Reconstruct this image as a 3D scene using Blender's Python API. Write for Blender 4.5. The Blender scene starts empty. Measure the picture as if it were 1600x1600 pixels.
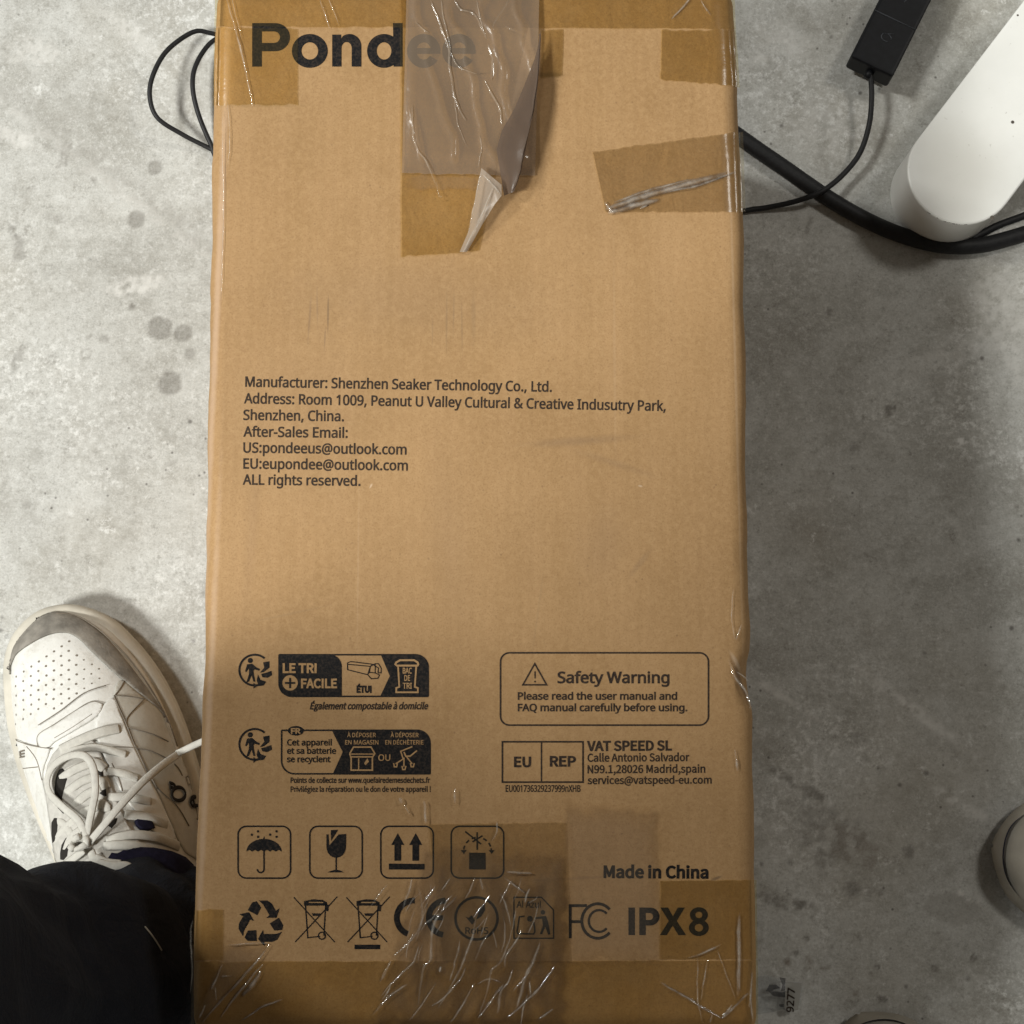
import bpy, bmesh, math, random, os, glob
from mathutils import Vector, noise, geometry
from mathutils.bvhtree import BVHTree
random.seed(7)
sc = bpy.context.scene
COL = sc.collection

# ------------------------------------------------------------------ camera, light, exposure
CAM_H, F_PX, TILT = 1.25, 2600.0, math.radians(7.3)
cam = bpy.data.cameras.new('camera'); camo = bpy.data.objects.new('camera', cam); COL.objects.link(camo)
camo.location = (0, 0, CAM_H); camo.rotation_euler = (TILT, 0, 0)
cam.sensor_width = 36; cam.lens = 36 * F_PX / 1600; cam.clip_start = .02; cam.clip_end = 60
sc.camera = camo
w = bpy.data.worlds.new('World'); sc.world = w; w.use_nodes = True
w.node_tree.nodes['Background'].inputs[0].default_value = (1, .93, .80, 1)
w.node_tree.nodes['Background'].inputs[1].default_value = .085
sc.view_settings.view_transform = 'Standard'; sc.view_settings.look = 'None'
sc.view_settings.exposure = 0; sc.view_settings.gamma = 1

def lamp(name, loc, target, power, sx, sy, colour):
    l = bpy.data.lights.new(name, 'AREA'); l.shape = 'RECTANGLE'; l.size = sx; l.size_y = sy
    l.energy = power; l.color = colour
    o = bpy.data.objects.new(name, l); COL.objects.link(o); o.location = loc
    o.rotation_euler = (Vector(target) - Vector(loc)).to_track_quat('-Z', 'Y').to_euler()
    return o
lamp('ceiling_lamp', (-2.25, 1.15, 3.1), (0, .1, 0), 62, .34, .5, (.985, .99, .945))
lamp('ceiling_lamp', (-2.2, -1.09, 3.2), (0, .1, 0), 158, .6, .6, (.985, .99, .945))
lamp('ceiling_lamp', (2.0, 1.5, 3.3), (0, 0, 0), 26, .5, .5, (1, .96, .88))

# ------------------------------------------------------------------ pixel rays of the photograph -> points in the place
CT, ST = math.cos(TILT), math.sin(TILT)
def ray(px, py):
    x, y, z = (px - 800) / F_PX, -(py - 800) / F_PX, -1.0
    return Vector((x, y * CT - z * ST, y * ST + z * CT))
def PX(px, py, z=0.0):
    d = ray(px, py); t = (z - CAM_H) / d.z
    return Vector((d.x * t, d.y * t, z))

# ------------------------------------------------------------------ helpers
def link(name, me, mat=None, parent=None, smooth=True, base=None):
    o = bpy.data.objects.new(name, me); COL.objects.link(o)
    vs = [v.co for v in me.vertices]
    if base is None:
        lo = [min(v[i] for v in vs) for i in range(3)]; hi = [max(v[i] for v in vs) for i in range(3)]
        base = Vector(((lo[0] + hi[0]) / 2, (lo[1] + hi[1]) / 2, lo[2]))
    for v in me.vertices: v.co -= base
    o['wl'] = list(base); o.location = base
    if parent:
        o.parent = parent; o.location = base - Vector(parent['wl'])
    if mat: me.materials.append(mat)
    if smooth:
        for p in me.polygons: p.use_smooth = True
    me.update()
    return o
def mesh(name, vs, fs, mat=None, parent=None, smooth=True, fixn=False):
    me = bpy.data.meshes.new(name); me.from_pydata([tuple(v) for v in vs], [], fs)
    if fixn:
        bm = bmesh.new(); bm.from_mesh(me); bmesh.ops.recalc_face_normals(bm, faces=bm.faces); bm.to_mesh(me); bm.free()
    return link(name, me, mat, parent, smooth)
def tag(o, label, cat, group=None, kind=None):
    o['label'] = label; o['category'] = cat
    if group: o['group'] = group
    if kind: o['kind'] = kind
    return o
def catmull(pts, n=8, closed=False):
    P = [Vector(p) for p in pts]; out = []; N = len(P)
    rng = N if closed else N - 1
    for i in range(rng):
        if closed: a, b, c, d = P[i - 1], P[i], P[(i + 1) % N], P[(i + 2) % N]
        else: a, b, c, d = P[max(i - 1, 0)], P[i], P[i + 1], P[min(i + 2, N - 1)]
        for k in range(n):
            t = k / n
            out.append(.5 * ((2 * b) + (c - a) * t + (2 * a - 5 * b + 4 * c - d) * t * t + (3 * b - a - 3 * c + d) * t ** 3))
    if not closed: out.append(P[-1])
    return out
def interp(x, xs, ys):
    if x <= xs[0]: return ys[0]
    for i in range(len(xs) - 1):
        if x <= xs[i + 1]:
            t = (x - xs[i]) / (xs[i + 1] - xs[i]); return ys[i] + (ys[i + 1] - ys[i]) * t
    return ys[-1]
def sstep(a, b, x):
    t = min(1, max(0, (x - a) / (b - a))); return t * t * (3 - 2 * t)
def tube_geo(pts, rx, ry=None, nrm=None, n=10, caps=True):
    """tube along pts; rx sideways, ry along nrm (flattened laces)"""
    ry = ry or rx; vs = []; fs = []; N = len(pts)
    prev = None
    for i, p in enumerate(pts):
        t = (pts[min(i + 1, N - 1)] - pts[max(i - 1, 0)]).normalized()
        up = Vector(nrm[i]) if nrm else (prev if prev is not None else Vector((0, 0, 1)))
        s = t.cross(up)
        if s.length < 1e-6: s = t.cross(Vector((0, 1, .01)))
        s.normalize(); up = s.cross(t).normalized()
        if not nrm: prev = up
        a = rx(i / (N - 1)) if callable(rx) else rx
        b = ry(i / (N - 1)) if callable(ry) else ry
        for k in range(n):
            g = 2 * math.pi * k / n
            vs.append(p + s * (a * math.cos(g)) + up * (b * math.sin(g)))
    for i in range(N - 1):
        for k in range(n):
            k2 = (k + 1) % n
            fs.append((i * n + k, i * n + k2, (i + 1) * n + k2, (i + 1) * n + k))
    if caps:
        fs.append(tuple(range(n - 1, -1, -1))); fs.append(tuple((N - 1) * n + k for k in range(n)))
    return vs, fs
class Geo:
    def __init__(s): s.v = []; s.f = []
    def add(s, g):
        o = len(s.v); s.v += list(g[0]); s.f += [tuple(i + o for i in f) for f in g[1]]; return s
    def build(s, name, mat, parent=None, smooth=True): return mesh(name, s.v, s.f, mat, parent, smooth)

# ------------------------------------------------------------------ materials
class NT:
    def __init__(s, name):
        s.m = bpy.data.materials.new(name); s.m.use_nodes = True; s.t = s.m.node_tree
        s.b = s.t.nodes['Principled BSDF']; s.out = s.t.nodes['Material Output']
        s.co = s.n('ShaderNodeNewGeometry').outputs['Position']
    def n(s, typ, **kw):
        nd = s.t.nodes.new(typ)
        for k, v in kw.items(): setattr(nd, k, v)
        return nd
    def l(s, a, b): s.t.links.new(a, b)
    def set(s, sock, v):
        if hasattr(v, 'links') or isinstance(v, bpy.types.NodeSocket): s.l(v, sock)
        else: sock.default_value = v
    def noise(s, scale, detail=3, rough=.55, dist=0, vec=None):
        nd = s.n('ShaderNodeTexNoise'); s.l(vec or s.co, nd.inputs['Vector'])
        nd.inputs['Scale'].default_value = scale; nd.inputs['Detail'].default_value = detail
        nd.inputs['Roughness'].default_value = rough; nd.inputs['Distortion'].default_value = dist
        return nd.outputs['Fac']
    def math(s, op, a, b=0.0, clamp=False):
        nd = s.n('ShaderNodeMath', operation=op, use_clamp=clamp); s.set(nd.inputs[0], a); s.set(nd.inputs[1], b); return nd.outputs[0]
    def rng(s, v, a, b, c=0.0, d=1.0, smooth=False):
        nd = s.n('ShaderNodeMapRange'); nd.interpolation_type = 'SMOOTHSTEP' if smooth else 'LINEAR'
        s.set(nd.inputs[0], v)
        for i, q in enumerate((a, b, c, d)): nd.inputs[1 + i].default_value = q
        return nd.outputs[0]
    def mix(s, f, a, b, mode='MIX'):
        nd = s.n('ShaderNodeMix', data_type='RGBA', blend_type=mode)
        s.set(nd.inputs[0], f)
        for sock, v in ((nd.inputs[6], a), (nd.inputs[7], b)):
            if isinstance(v, bpy.types.NodeSocket): s.l(v, sock)
            else: sock.default_value = (*v, 1) if len(v) == 3 else v
        return nd.outputs[2]
    def map(s, loc, rot, scale):
        nd = s.n('ShaderNodeMapping', vector_type='TEXTURE'); s.l(s.co, nd.inputs[0])
        nd.inputs[1].default_value = loc; nd.inputs[2].default_value = (0, 0, rot); nd.inputs[3].default_value = scale
        return nd.outputs[0]
    def bump(s, h, strength, dist=.001):
        nd = s.n('ShaderNodeBump'); nd.inputs['Strength'].default_value = strength; nd.inputs['Distance'].default_value = dist
        s.l(h, nd.inputs['Height']); s.l(nd.outputs[0], s.b.inputs['Normal'])
    def done(s, col, rough=.6, spec=.3, metal=0):
        s.set(s.b.inputs['Base Color'], col if isinstance(col, bpy.types.NodeSocket) else (*col, 1))
        s.set(s.b.inputs['Roughness'], rough); s.b.inputs['Specular IOR Level'].default_value = spec
        s.b.inputs['Metallic'].default_value = metal
        return s.m
    def blob(s, c, rx, ry, rot, wob, edge, nz):
        """0..1 mask of one stain of its own shape"""
        v = s.map((c[0], c[1], c[2]), rot, (rx, ry, 1000))
        ln = s.n('ShaderNodeVectorMath', operation='LENGTH'); s.l(v, ln.inputs[0])
        d = s.math('ADD', ln.outputs['Value'], s.math('MULTIPLY', s.math('SUBTRACT', nz, .5), wob))
        return s.rng(d, 1 - edge, 1 + edge, 1, 0, True)

def simple(name, col, rough=.5, spec=.3, var=.12, scale=60, bump=0, bscale=400):
    t = NT(name); nz = t.noise(scale, 4)
    a = tuple(c * (1 - var) for c in col); b = tuple(min(1, c * (1 + var)) for c in col)
    if bump: t.bump(t.noise(bscale, 3), bump, .0006)
    return t.done(t.mix(t.rng(nz, .3, .7), a, b), rough, spec)

def concrete():
    t = NT('concrete_floor')
    big, med, fine, grit = t.noise(2.6, 4, .6, .3), t.noise(12, 6, .68, .2), t.noise(110, 6, .75), t.noise(620, 3, .75)
    speck = t.noise(260, 4, .75)
    c = t.mix(t.rng(big, .32, .68), (.40, .393, .362), (.485, .48, .452))
    c = t.mix(t.math('MULTIPLY', t.rng(med, .47, .60), .62), c, (.56, .56, .535))
    c = t.mix(t.math('MULTIPLY', t.rng(med, .48, .34), .62), c, (.285, .272, .238))
    c = t.mix(t.math('MULTIPLY', t.rng(fine, .53, .66), .5), c, (.68, .68, .66))
    c = t.mix(t.math('MULTIPLY', t.rng(fine, .46, .34), .5), c, (.25, .24, .212))
    c = t.mix(t.math('MULTIPLY', t.rng(speck, .55, .66), .42), c, (.70, .70, .68))
    c = t.mix(t.math('MULTIPLY', t.rng(speck, .45, .34), .45), c, (.22, .21, .19))
    c = t.mix(t.math('MULTIPLY', t.rng(grit, .52, .64), .25), c, (.68, .68, .66))
    c = t.mix(t.math('MULTIPLY', t.rng(grit, .48, .36), .3), c, (.22, .21, .19))
    blot = t.noise(26, 7, .72, .15); warm = t.noise(5, 4, .6)
    c = t.mix(t.math('MULTIPLY', t.rng(blot, .50, .64), .34), c, (.60, .60, .575))
    c = t.mix(t.math('MULTIPLY', t.rng(blot, .46, .34), .40), c, (.275, .262, .232))
    c = t.mix(t.math('MULTIPLY', t.rng(warm, .5, .68), .22), c, (.42, .375, .30))
    n8, n9 = t.noise(46, 9, .78), t.noise(64, 9, .8, .2)
    c = t.mix(t.math('MULTIPLY', t.rng(n8, .40, .345), .6), c, (.215, .20, .175))
    c = t.mix(t.math('MULTIPLY', t.math('MULTIPLY', t.rng(n9, .57, .64), t.rng(t.noise(10, 3), .42, .6)), .7), c, (.76, .76, .74))
    # small pits
    for sc_, r_, th in ((38, .065, .45), (95, .09, .51), (21, .05, .5)):
        vo = t.n('ShaderNodeTexVoronoi'); t.l(t.co, vo.inputs['Vector']); vo.inputs['Scale'].default_value = sc_; vo.inputs['Randomness'].default_value = 1
        pit = t.math('MULTIPLY', t.rng(vo.outputs['Distance'], r_ * .5, r_ * 1.4, 1, 0), t.rng(t.noise(9, 3), th, th + .08))
        c = t.mix(t.math('MULTIPLY', pit, .78), c, (.11, .10, .09))
    # lime bloom in irregular patches
    bloom = t.math('MULTIPLY', t.rng(t.noise(6.5, 3, .6, .2), .52, .64), t.rng(t.noise(130, 6, .8, .1), .5, .62))
    c = t.mix(t.math('MULTIPLY', bloom, .7), c, (.76, .76, .74))
    at = t.n('ShaderNodeAttribute', attribute_name='stain')
    inv = t.math('SUBTRACT', 1.0, at.outputs['Alpha'])
    keep = t.n('ShaderNodeVectorMath', operation='SCALE'); t.l(c, keep.inputs[0]); t.l(inv, keep.inputs['Scale'])
    tot = t.n('ShaderNodeVectorMath', operation='ADD'); t.l(keep.outputs[0], tot.inputs[0]); t.l(at.outputs['Color'], tot.inputs[1])
    c = t.mix(t.math('MULTIPLY', t.math('MULTIPLY', t.rng(grit, .35, .7), t.rng(at.outputs['Alpha'], 0, .3)), .25), tot.outputs[0], (.5, .48, .45))
    t.bump(t.math('ADD', fine, t.math('MULTIPLY', grit, .5)), .25, .0012)
    return t.done(c, t.rng(med, .3, .7, .5, .72), .35)

def kraft(name='kraft_board', smudge=True):
    t = NT(name)
    f1, f2, m1 = t.noise(900, 3, .7), t.noise(330, 4, .7), t.noise(14, 4, .6)
    st = t.noise(1, 4, .6, vec=t.map((0, 0, 0), 0, (1 / 60, 1 / 9, .1)))
    c = t.mix(t.rng(m1, .3, .7), (.312, .183, .078), (.380, .229, .104))
    c = t.mix(t.math('MULTIPLY', t.rng(st, .35, .7), .25), c, (.48, .30, .155))
    c = t.mix(t.math('MULTIPLY', t.rng(f2, .42, .68), .5), c, (.45, .284, .138))
    c = t.mix(t.math('MULTIPLY', t.rng(f1, .5, .32), .5), c, (.25, .14, .06))
    vo = t.n('ShaderNodeTexVoronoi'); t.l(t.co, vo.inputs['Vector']); vo.inputs['Scale'].default_value = 170
    c = t.mix(t.math('MULTIPLY', t.rng(vo.outputs['Distance'], .07, .13, 1, 0), t.rng(t.noise(40, 2), .5, .6, 0, .4)), c, (.17, .10, .05))
    if smudge:
        wn = t.noise(90, 4, .7)
        SM = [(484, 500, 1.6, 36, 3, .4, (.2, .13, .08), .7), (496, 478, 1.4, 26, -2, .35, (.2, .13, .08), .7), (513, 492, 1.6, 26, 0, .6, (.14, .09, .05), .6), (508, 530, 1.3, 16, 2, .4, (.16, .1, .06), .6), (698, 505, 1.5, 40, 0, .4, (.2, .13, .07), .7), (709, 492, 1.2, 30, 1, .4, (.2, .13, .07), .7), (722, 512, 1.3, 34, -1, .35, (.2, .13, .07), .7), (676, 520, 1.2, 22, 0, .3, (.2, .13, .07), .7),
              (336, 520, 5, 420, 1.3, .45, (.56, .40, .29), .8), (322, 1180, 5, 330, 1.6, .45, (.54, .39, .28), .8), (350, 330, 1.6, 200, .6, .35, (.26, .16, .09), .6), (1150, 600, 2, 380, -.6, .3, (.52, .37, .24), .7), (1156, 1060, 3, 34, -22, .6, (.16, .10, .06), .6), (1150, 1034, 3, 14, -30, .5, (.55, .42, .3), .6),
              (580, 760, 1.5, 4, 30, .6, (.62, .47, .33), .5), (1000, 760, 3, 1.5, 10, .5, (.62, .47, .33), .5), (450, 960, 60, 1.6, -12, .25, (.26, .17, .09), .6), (840, 960, 1.6, 60, 8, .22, (.26, .17, .09), .6), (560, 880, 1.4, 120, 0, .18, (.52, .36, .22), .7), (960, 560, 2, 150, 0, .15, (.52, .36, .22), .7),
              (740, 495, 3, 36, 0, .25, (.2, .13, .07), .8), (905, 690, 70, 6, -4, .38, (.22, .14, .08), .8), (960, 725, 50, 5, 18, .25, (.22, .14, .08), .9), (940, 850, 30, 50, 10, .16, (.24, .15, .09), .9),
              (395, 820, 8, 120, 3, .15, (.24, .15, .09), .9), (640, 470, 190, 50, 5, .14, (.24, .16, .1), .9), (700, 850, 26, 130, -6, .12, (.25, .16, .1), .9), (470, 640, 110, 130, 10, .10, (.25, .16, .1), .9),
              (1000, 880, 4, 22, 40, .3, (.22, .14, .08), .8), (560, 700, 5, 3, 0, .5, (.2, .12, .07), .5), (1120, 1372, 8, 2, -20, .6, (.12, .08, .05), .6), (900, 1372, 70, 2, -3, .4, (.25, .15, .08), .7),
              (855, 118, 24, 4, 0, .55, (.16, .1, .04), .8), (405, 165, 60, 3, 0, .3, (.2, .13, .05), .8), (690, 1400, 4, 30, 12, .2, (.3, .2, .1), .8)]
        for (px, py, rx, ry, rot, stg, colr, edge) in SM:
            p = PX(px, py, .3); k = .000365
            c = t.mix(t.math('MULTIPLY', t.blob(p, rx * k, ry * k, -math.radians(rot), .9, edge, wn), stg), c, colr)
    wv = t.n('ShaderNodeTexWave', wave_type='BANDS', bands_direction='X'); t.l(t.co, wv.inputs['Vector']); wv.inputs['Scale'].default_value = 46; wv.inputs['Distortion'].default_value = 1.2; wv.inputs['Detail'].default_value = 2
    c = t.mix(t.math('MULTIPLY', wv.outputs["Fac"], .045), c, (.25, .15, .065))
    t.bump(t.math('ADD', t.math('ADD', f2, t.math('MULTIPLY', m1, 1.2)), t.math('MULTIPLY', wv.outputs['Fac'], .25)), .25, .0006)
    return t.done(c, .72, .25)

def ink():
    t = NT('printing_ink'); n1 = t.noise(700, 3, .7)
    return t.done(t.mix(t.rng(n1, .44, .74), (.008, .008, .009), (.045, .033, .025)), .6, .12)
def ink_grey():
    t = NT('thin_printing_ink'); n1 = t.noise(900, 3, .7)
    return t.done(t.mix(t.rng(n1, .36, .7), (.016, .013, .012), (.07, .045, .03)), .65, .12)

def film(name, tint, milk, milkcol, rough, gloss=1.0, bscale=None, bstr=.3, mvar=0, soft=False, tint2=None):
    """clear or milky plastic: tinted see-through + milky scatter + mirror-like top"""
    t = NT(name); nt = t.t
    tr = t.n('ShaderNodeBsdfTransparent'); tr.inputs[0].default_value = (*tint, 1)
    df = t.n('ShaderNodeBsdfDiffuse'); df.inputs[0].default_value = (*milkcol, 1)
    mx = t.n('ShaderNodeMixShader')
    sf = t.n('ShaderNodeAttribute', attribute_name='soft').outputs['Fac'] if soft else 1.0
    mk = t.rng(t.noise(mvar, 4, .65), .35, .7, milk * .3, min(1, milk * 1.8)) if mvar else milk
    if soft: t.l(t.math('MULTIPLY', mk, sf), mx.inputs[0])
    elif mvar: t.l(mk, mx.inputs[0])
    else: mx.inputs[0].default_value = milk
    if tint2: t.l(t.mix(t.rng(t.noise(38, 4, .6), .36, .62), tint, tint2), tr.inputs[0])
    t.l(tr.outputs[0], mx.inputs[1]); t.l(df.outputs[0], mx.inputs[2])
    gl = t.n('ShaderNodeBsdfGlossy'); gl.inputs[0].default_value = (1, 1, 1, 1); gl.inputs['Roughness'].default_value = rough
    fr = t.n('ShaderNodeFresnel'); fr.inputs[0].default_value = 1.5
    m2 = t.n('ShaderNodeMixShader'); t.l(t.math('MULTIPLY', t.math('MULTIPLY', fr.outputs[0], gloss, True), t.rng(sf, 0, .25) if soft else 1.0), m2.inputs[0])
    t.l(mx.outputs[0], m2.inputs[1]); t.l(gl.outputs[0], m2.inputs[2])
    if bscale:
        b = t.n('ShaderNodeBump'); b.inputs['Strength'].default_value = bstr; b.inputs['Distance'].default_value = .001
        t.l(t.noise(bscale, 3, .6, .6), b.inputs['Height']); t.l(b.outputs[0], gl.inputs['Normal']); t.l(b.outputs[0], fr.inputs['Normal'])
    t.l(m2.outputs[0], t.out.inputs[0]); nt.nodes.remove(t.b)
    return t.m

M = {}
M['floor'] = concrete()
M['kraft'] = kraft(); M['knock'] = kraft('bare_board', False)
M['ink'] = ink(); M['ink2'] = ink_grey()
M['tape'] = film('amber_packing_tape', (.945, .882, .665), .03, (.5, .4, .25), .2, .6, 60, .3, tint2=(.966, .92, .75))
M['tape_faint'] = film('faint_packing_tape', (.972, .938, .83), .03, (.5, .4, .25), .2, .6, 60, .3, tint2=(.982, .958, .88))
M['tape2'] = film('clear_packing_tape', (1, .995, .985), .06, (.60, .49, .38), .2, .4, 60, .25, soft=True)
M['milky'] = film('milky_loose_tape', (.88, .87, .85), .30, (.42, .315, .23), .16, .7, 45, .4)
M['crumple'] = film('crumpled_clear_film', (.998, .997, .996), .03, (.60, .53, .45), .07, .7, None, .3, 60, True)
M['crease'] = film('film_crease', (1, 1, 1), .34, (.80, .75, .68), .07, 1.5, None, .3, 110, True)
M['tcrease'] = film('tape_crease', (1, 1, 1), .34, (.60, .50, .40), .12, .9, None, .3, 110, True)
M['flap'] = film('dark_folded_film', (.58, .54, .51), .74, (.115, .082, .062), .3, .3, 60, .3)
M['fold'] = film('pale_folded_film', (.86, .85, .84), .55, (.40, .33, .265), .3, .4, 60, .3)
M['white_paint'] = simple('white_powder_coat', (.78, .78, .75), .4, .4, .03, 25, .12, 700)
M['black_plastic'] = simple('black_plastic', (.0065, .007, .009), .5, .25, .3, 200, .1, 900)
M['black_rubber'] = simple('black_cable_rubber', (.014, .014, .015), .55, .35, .3, 300, .25, 500)

# ------------------------------------------------------------------ floor: one sheet, finer where the stains lie
C_DARK, C_BROWN, C_PALE, C_GREY = (.17, .16, .14), (.21, .18, .145), (.74, .73, .7), (.27, .26, .235)
S = [  # px, py, rx, ry (px), rot deg, strength, colour, edge
    (242, 262, 12, 13, 0, .55, C_DARK, .3), (212, 343, 15, 15, 0, .6, C_DARK, .3), (250, 512, 20, 20, 0, .62, C_DARK, .22), (286, 521, 15, 15, 0, .62, C_DARK, .25),
    (266, 599, 19, 19, 0, .68, C_DARK, .25), (296, 552, 9, 9, 0, .5, C_DARK, .3), (30, 387, 18, 21, 0, .5, C_DARK, .4), (147, 280, 5, 5, 0, .6, C_DARK, .4),
    (18, 358, 7, 5, 0, .7, C_DARK, .5), (28, 562, 8, 30, 18, .5, C_DARK, .4), (162, 530, 10, 8, 0, .5, C_DARK, .5), (206, 479, 4, 6, 0, .7, C_DARK, .5),
    (231, 553, 6, 5, 0, .7, C_DARK, .5), (140, 526, 6, 6, 0, .5, C_DARK, .5), (100, 236, 30, 9, 20, .3, C_DARK, .6), (110, 343, 40, 8, 8, .3, C_DARK, .6), (50, 296, 9, 4, 0, .5, C_DARK, .5),
    (248, 322, 6, 5, 0, .5, C_BROWN, .5), (322, 21, 5, 6, 0, .7, C_DARK, .5), (98, 238, 2, 22, 14, .5, C_DARK, .5), (106, 240, 2, 20, 10, .5, C_DARK, .5),
    (330, 1500, 3, 3, 0, .1, C_DARK, .5),
    (1334, 700, 10, 10, 0, .5, C_DARK, .5), (1297, 490, 6, 5, 0, .8, C_DARK, .5), (1214, 478, 7, 4, 0, .6, C_DARK, .5), (1314, 612, 5, 5, 0, .6, C_DARK, .5), (1392, 640, 10, 10, 0, .75, C_DARK, .4),
    (1290, 1290, 62, 40, 40, .42, C_DARK, .5), (1335, 1322, 46, 24, 30, .42, C_BROWN, .45), (1245, 1225, 62, 7, 30, .6, C_DARK, .5), (1372, 1201, 10, 5, 40, .85, C_DARK, .4),
    (1418, 1330, 9, 16, -25, .6, C_DARK, .4), (1405, 1352, 5, 20, -25, .3, C_DARK, .5), (1488, 1420, 44, 24, 8, .4, C_GREY, .2), (1221, 1408, 45, 9, 15, .6, C_DARK, .5),
    (1258, 1418, 14, 8, 20, .6, C_DARK, .5), (1330, 1390, 14, 12, 0, .5, C_DARK, .5), (1350, 1395, 30, 9, -5, .35, C_DARK, .5), (1285, 1340, 12, 14, 0, .5, C_DARK, .5),
    (1340, 1155, 16, 9, 25, .4, C_DARK, .6), (1480, 1165, 46, 14, 22, .3, C_GREY, .5), (1320, 1160, 70, 3, 38, .35, C_DARK, .5),
    (1232, 1505, 7, 6, 0, .8, C_BROWN, .5), (1262, 1507, 8, 9, 0, .8, C_BROWN, .5), (1288, 1510, 9, 6, 0, .8, C_BROWN, .5), (1243, 1489, 5, 5, 0, .8, C_DARK, .5), (1261, 1466, 4, 4, 0, .85, C_DARK, .5),
    (1300, 1480, 5, 4, 0, .8, C_DARK, .5), (1370, 1512, 5, 5, 0, .9, C_DARK, .5), (1378, 1562, 9, 4, 15, .85, C_DARK, .5), (1337, 1550, 5, 6, 0, .7, C_BROWN, .5), (1342, 1465, 6, 5, 0, .6, C_DARK, .5),
    (1522, 1497, 4, 4, 0, .9, C_DARK, .5), (1459, 1512, 4, 5, 0, .7, C_DARK, .5), (1495, 1575, 10, 5, 0, .6, C_BROWN, .5), (1450, 1560, 5, 5, 0, .6, C_DARK, .5), (1360, 1455, 14, 4, 20, .4, C_DARK, .5),
    (40, 790, 8, 5, 0, .4, C_DARK, .5), (190, 720, 4, 3, 0, .5, C_DARK, .5), (230, 690, 7, 4, 0, .4, C_DARK, .5), (270, 730, 12, 10, 0, .35, C_DARK, .6),
    (10, 1346, 4, 4, 0, .7, C_DARK, .5), (46, 1361, 5, 5, 0, .7, C_DARK, .5), (150, 935, 26, 7, -10, .15, C_DARK, .5),
    # pale trowel lines and lime
    (150, 270, 250, 8, 37.5, .3, C_PALE, .9), (160, 258, 260, 20, 37.5, .35, C_GREY, .8), (215, 445, 45, 14, -8, .5, C_PALE, .7), (50, 80, 40, 26, 10, .35, C_PALE, .8), (205, 55, 60, 14, 40, .35, C_PALE, .8), (25, 215, 34, 14, 25, .45, C_PALE, .8),
    (1225, 1090, 70, 5, 33, .45, C_PALE, .7), (1435, 1115, 105, 9, 37, .55, C_PALE, .8), (1500, 1255, 44, 9, 32, .6, C_PALE, .7), (1514, 1402, 16, 5, 25, .75, C_PALE, .5),
    (1560, 480, 40, 60, 0, .4, C_PALE, .9), (1580, 560, 16, 40, 0, .4, C_PALE, .8), (1502, 690, 4, 7, -25, .95, (.85, .85, .83), .3), (1290, 200, 50, 40, 0, .3, C_PALE, .9),
    (1230, 60, 44, 24, 20, .3, C_PALE, .9), (1185, 90, 16, 10, 20, .4, C_PALE, .8), (1285, 215, 6, 60, 8, .35, C_GREY, .7), (1480, 555, 70, 22, -25, .25, C_PALE, .8), (1268, 342, 3, 26, 20, .5, C_DARK, .5),
]
S = [q for q in S if q[0] != 330]
RINGS = [(134, 553, 9), (80, 562, 8), (77, 422, 10)]
gx = [-6, -3, -1.5, -.8, -.5] + [-.42 + .0017 * i for i in range(494)] + [.5, .8, 1.5, 3, 6]
gy = [-6, -3, -1.5, -.8, -.4] + [-.27 + .0017 * i for i in range(524)] + [.75, .9, 1.5, 3, 6]
NX, NY = len(gx), len(gy)
stain = [[0.0, 0.0, 0.0, 0.0] for _ in range(NX * NY)]
def put(idx, a, col):
    q = stain[idx]; k = 1 - a
    q[0] = q[0] * k + col[0] * a; q[1] = q[1] * k + col[1] * a; q[2] = q[2] * k + col[2] * a; q[3] = 1 - (1 - q[3]) * k
def around(p, r):
    i0 = max(0, int((p.x - r + .42) / .0017) + 5); i1 = min(NX - 1, int((p.x + r + .42) / .0017) + 7)
    j0 = max(0, int((p.y - r + .27) / .0017) + 5); j1 = min(NY - 1, int((p.y + r + .27) / .0017) + 7)
    for j in range(j0, j1):
        for i in range(i0, i1): yield j * NX + i, gx[i] - p.x, gy[j] - p.y
for (px, py, rx, ry, rot_, st, colr, edge) in S:
    p = PX(px, py, 0); k = .00048; rx, ry = max(rx * k, .0024), max(ry * k, .0024); an = -math.radians(rot_); ca, sa = math.cos(an), math.sin(an)
    big = max(rx, ry); edge *= .55; wob = 1.0 if edge > .2 else .3
    for idx, dx, dy in around(p, big * (1.6 + edge)):
        u = (dx * ca + dy * sa) / rx; v = (-dx * sa + dy * ca) / ry; d = math.hypot(u, v)
        if d > 1.6 + edge: continue
        nz_ = noise.fractal(Vector(((p.x + dx) * 110, (p.y + dy) * 110, 0)), .8, 2, 4)
        d += wob * .5 * nz_
        m = 1 - sstep(1 - edge, 1 + edge, d)
        if edge > .21: m *= sstep(-.4, .15, noise.fractal(Vector(((p.x + dx) * 130, (p.y + dy) * 130, 2)), .8, 2, 5))
        if m > 0: put(idx, min(1, m * st * 1.35) * (.8 + .35 * noise.noise(Vector(((p.x + dx) * 320, (p.y + dy) * 320, 4)))), colr)
for (px, py, r) in RINGS:
    p = PX(px, py, 0)
    for idx, dx, dy in around(p, r * .00048 * 1.6):
        d = math.hypot(dx, dy) / (r * .00048) + .15 * noise.noise(Vector((dx * 400, dy * 400, px)))
        put(idx, .45 * max(0, 1 - abs(d - .85) / .3), C_DARK)
fl = mesh('floor', [(x, y, 0) for y in gy for x in gx], [(j * NX + i, j * NX + i + 1, (j + 1) * NX + i + 1, (j + 1) * NX + i) for j in range(NY - 1) for i in range(NX - 1)], M['floor'])
ca_ = fl.data.color_attributes.new('stain', 'FLOAT_COLOR', 'POINT'); ca_.data.foreach_set('color', [c_ for q in stain for c_ in q])
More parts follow.
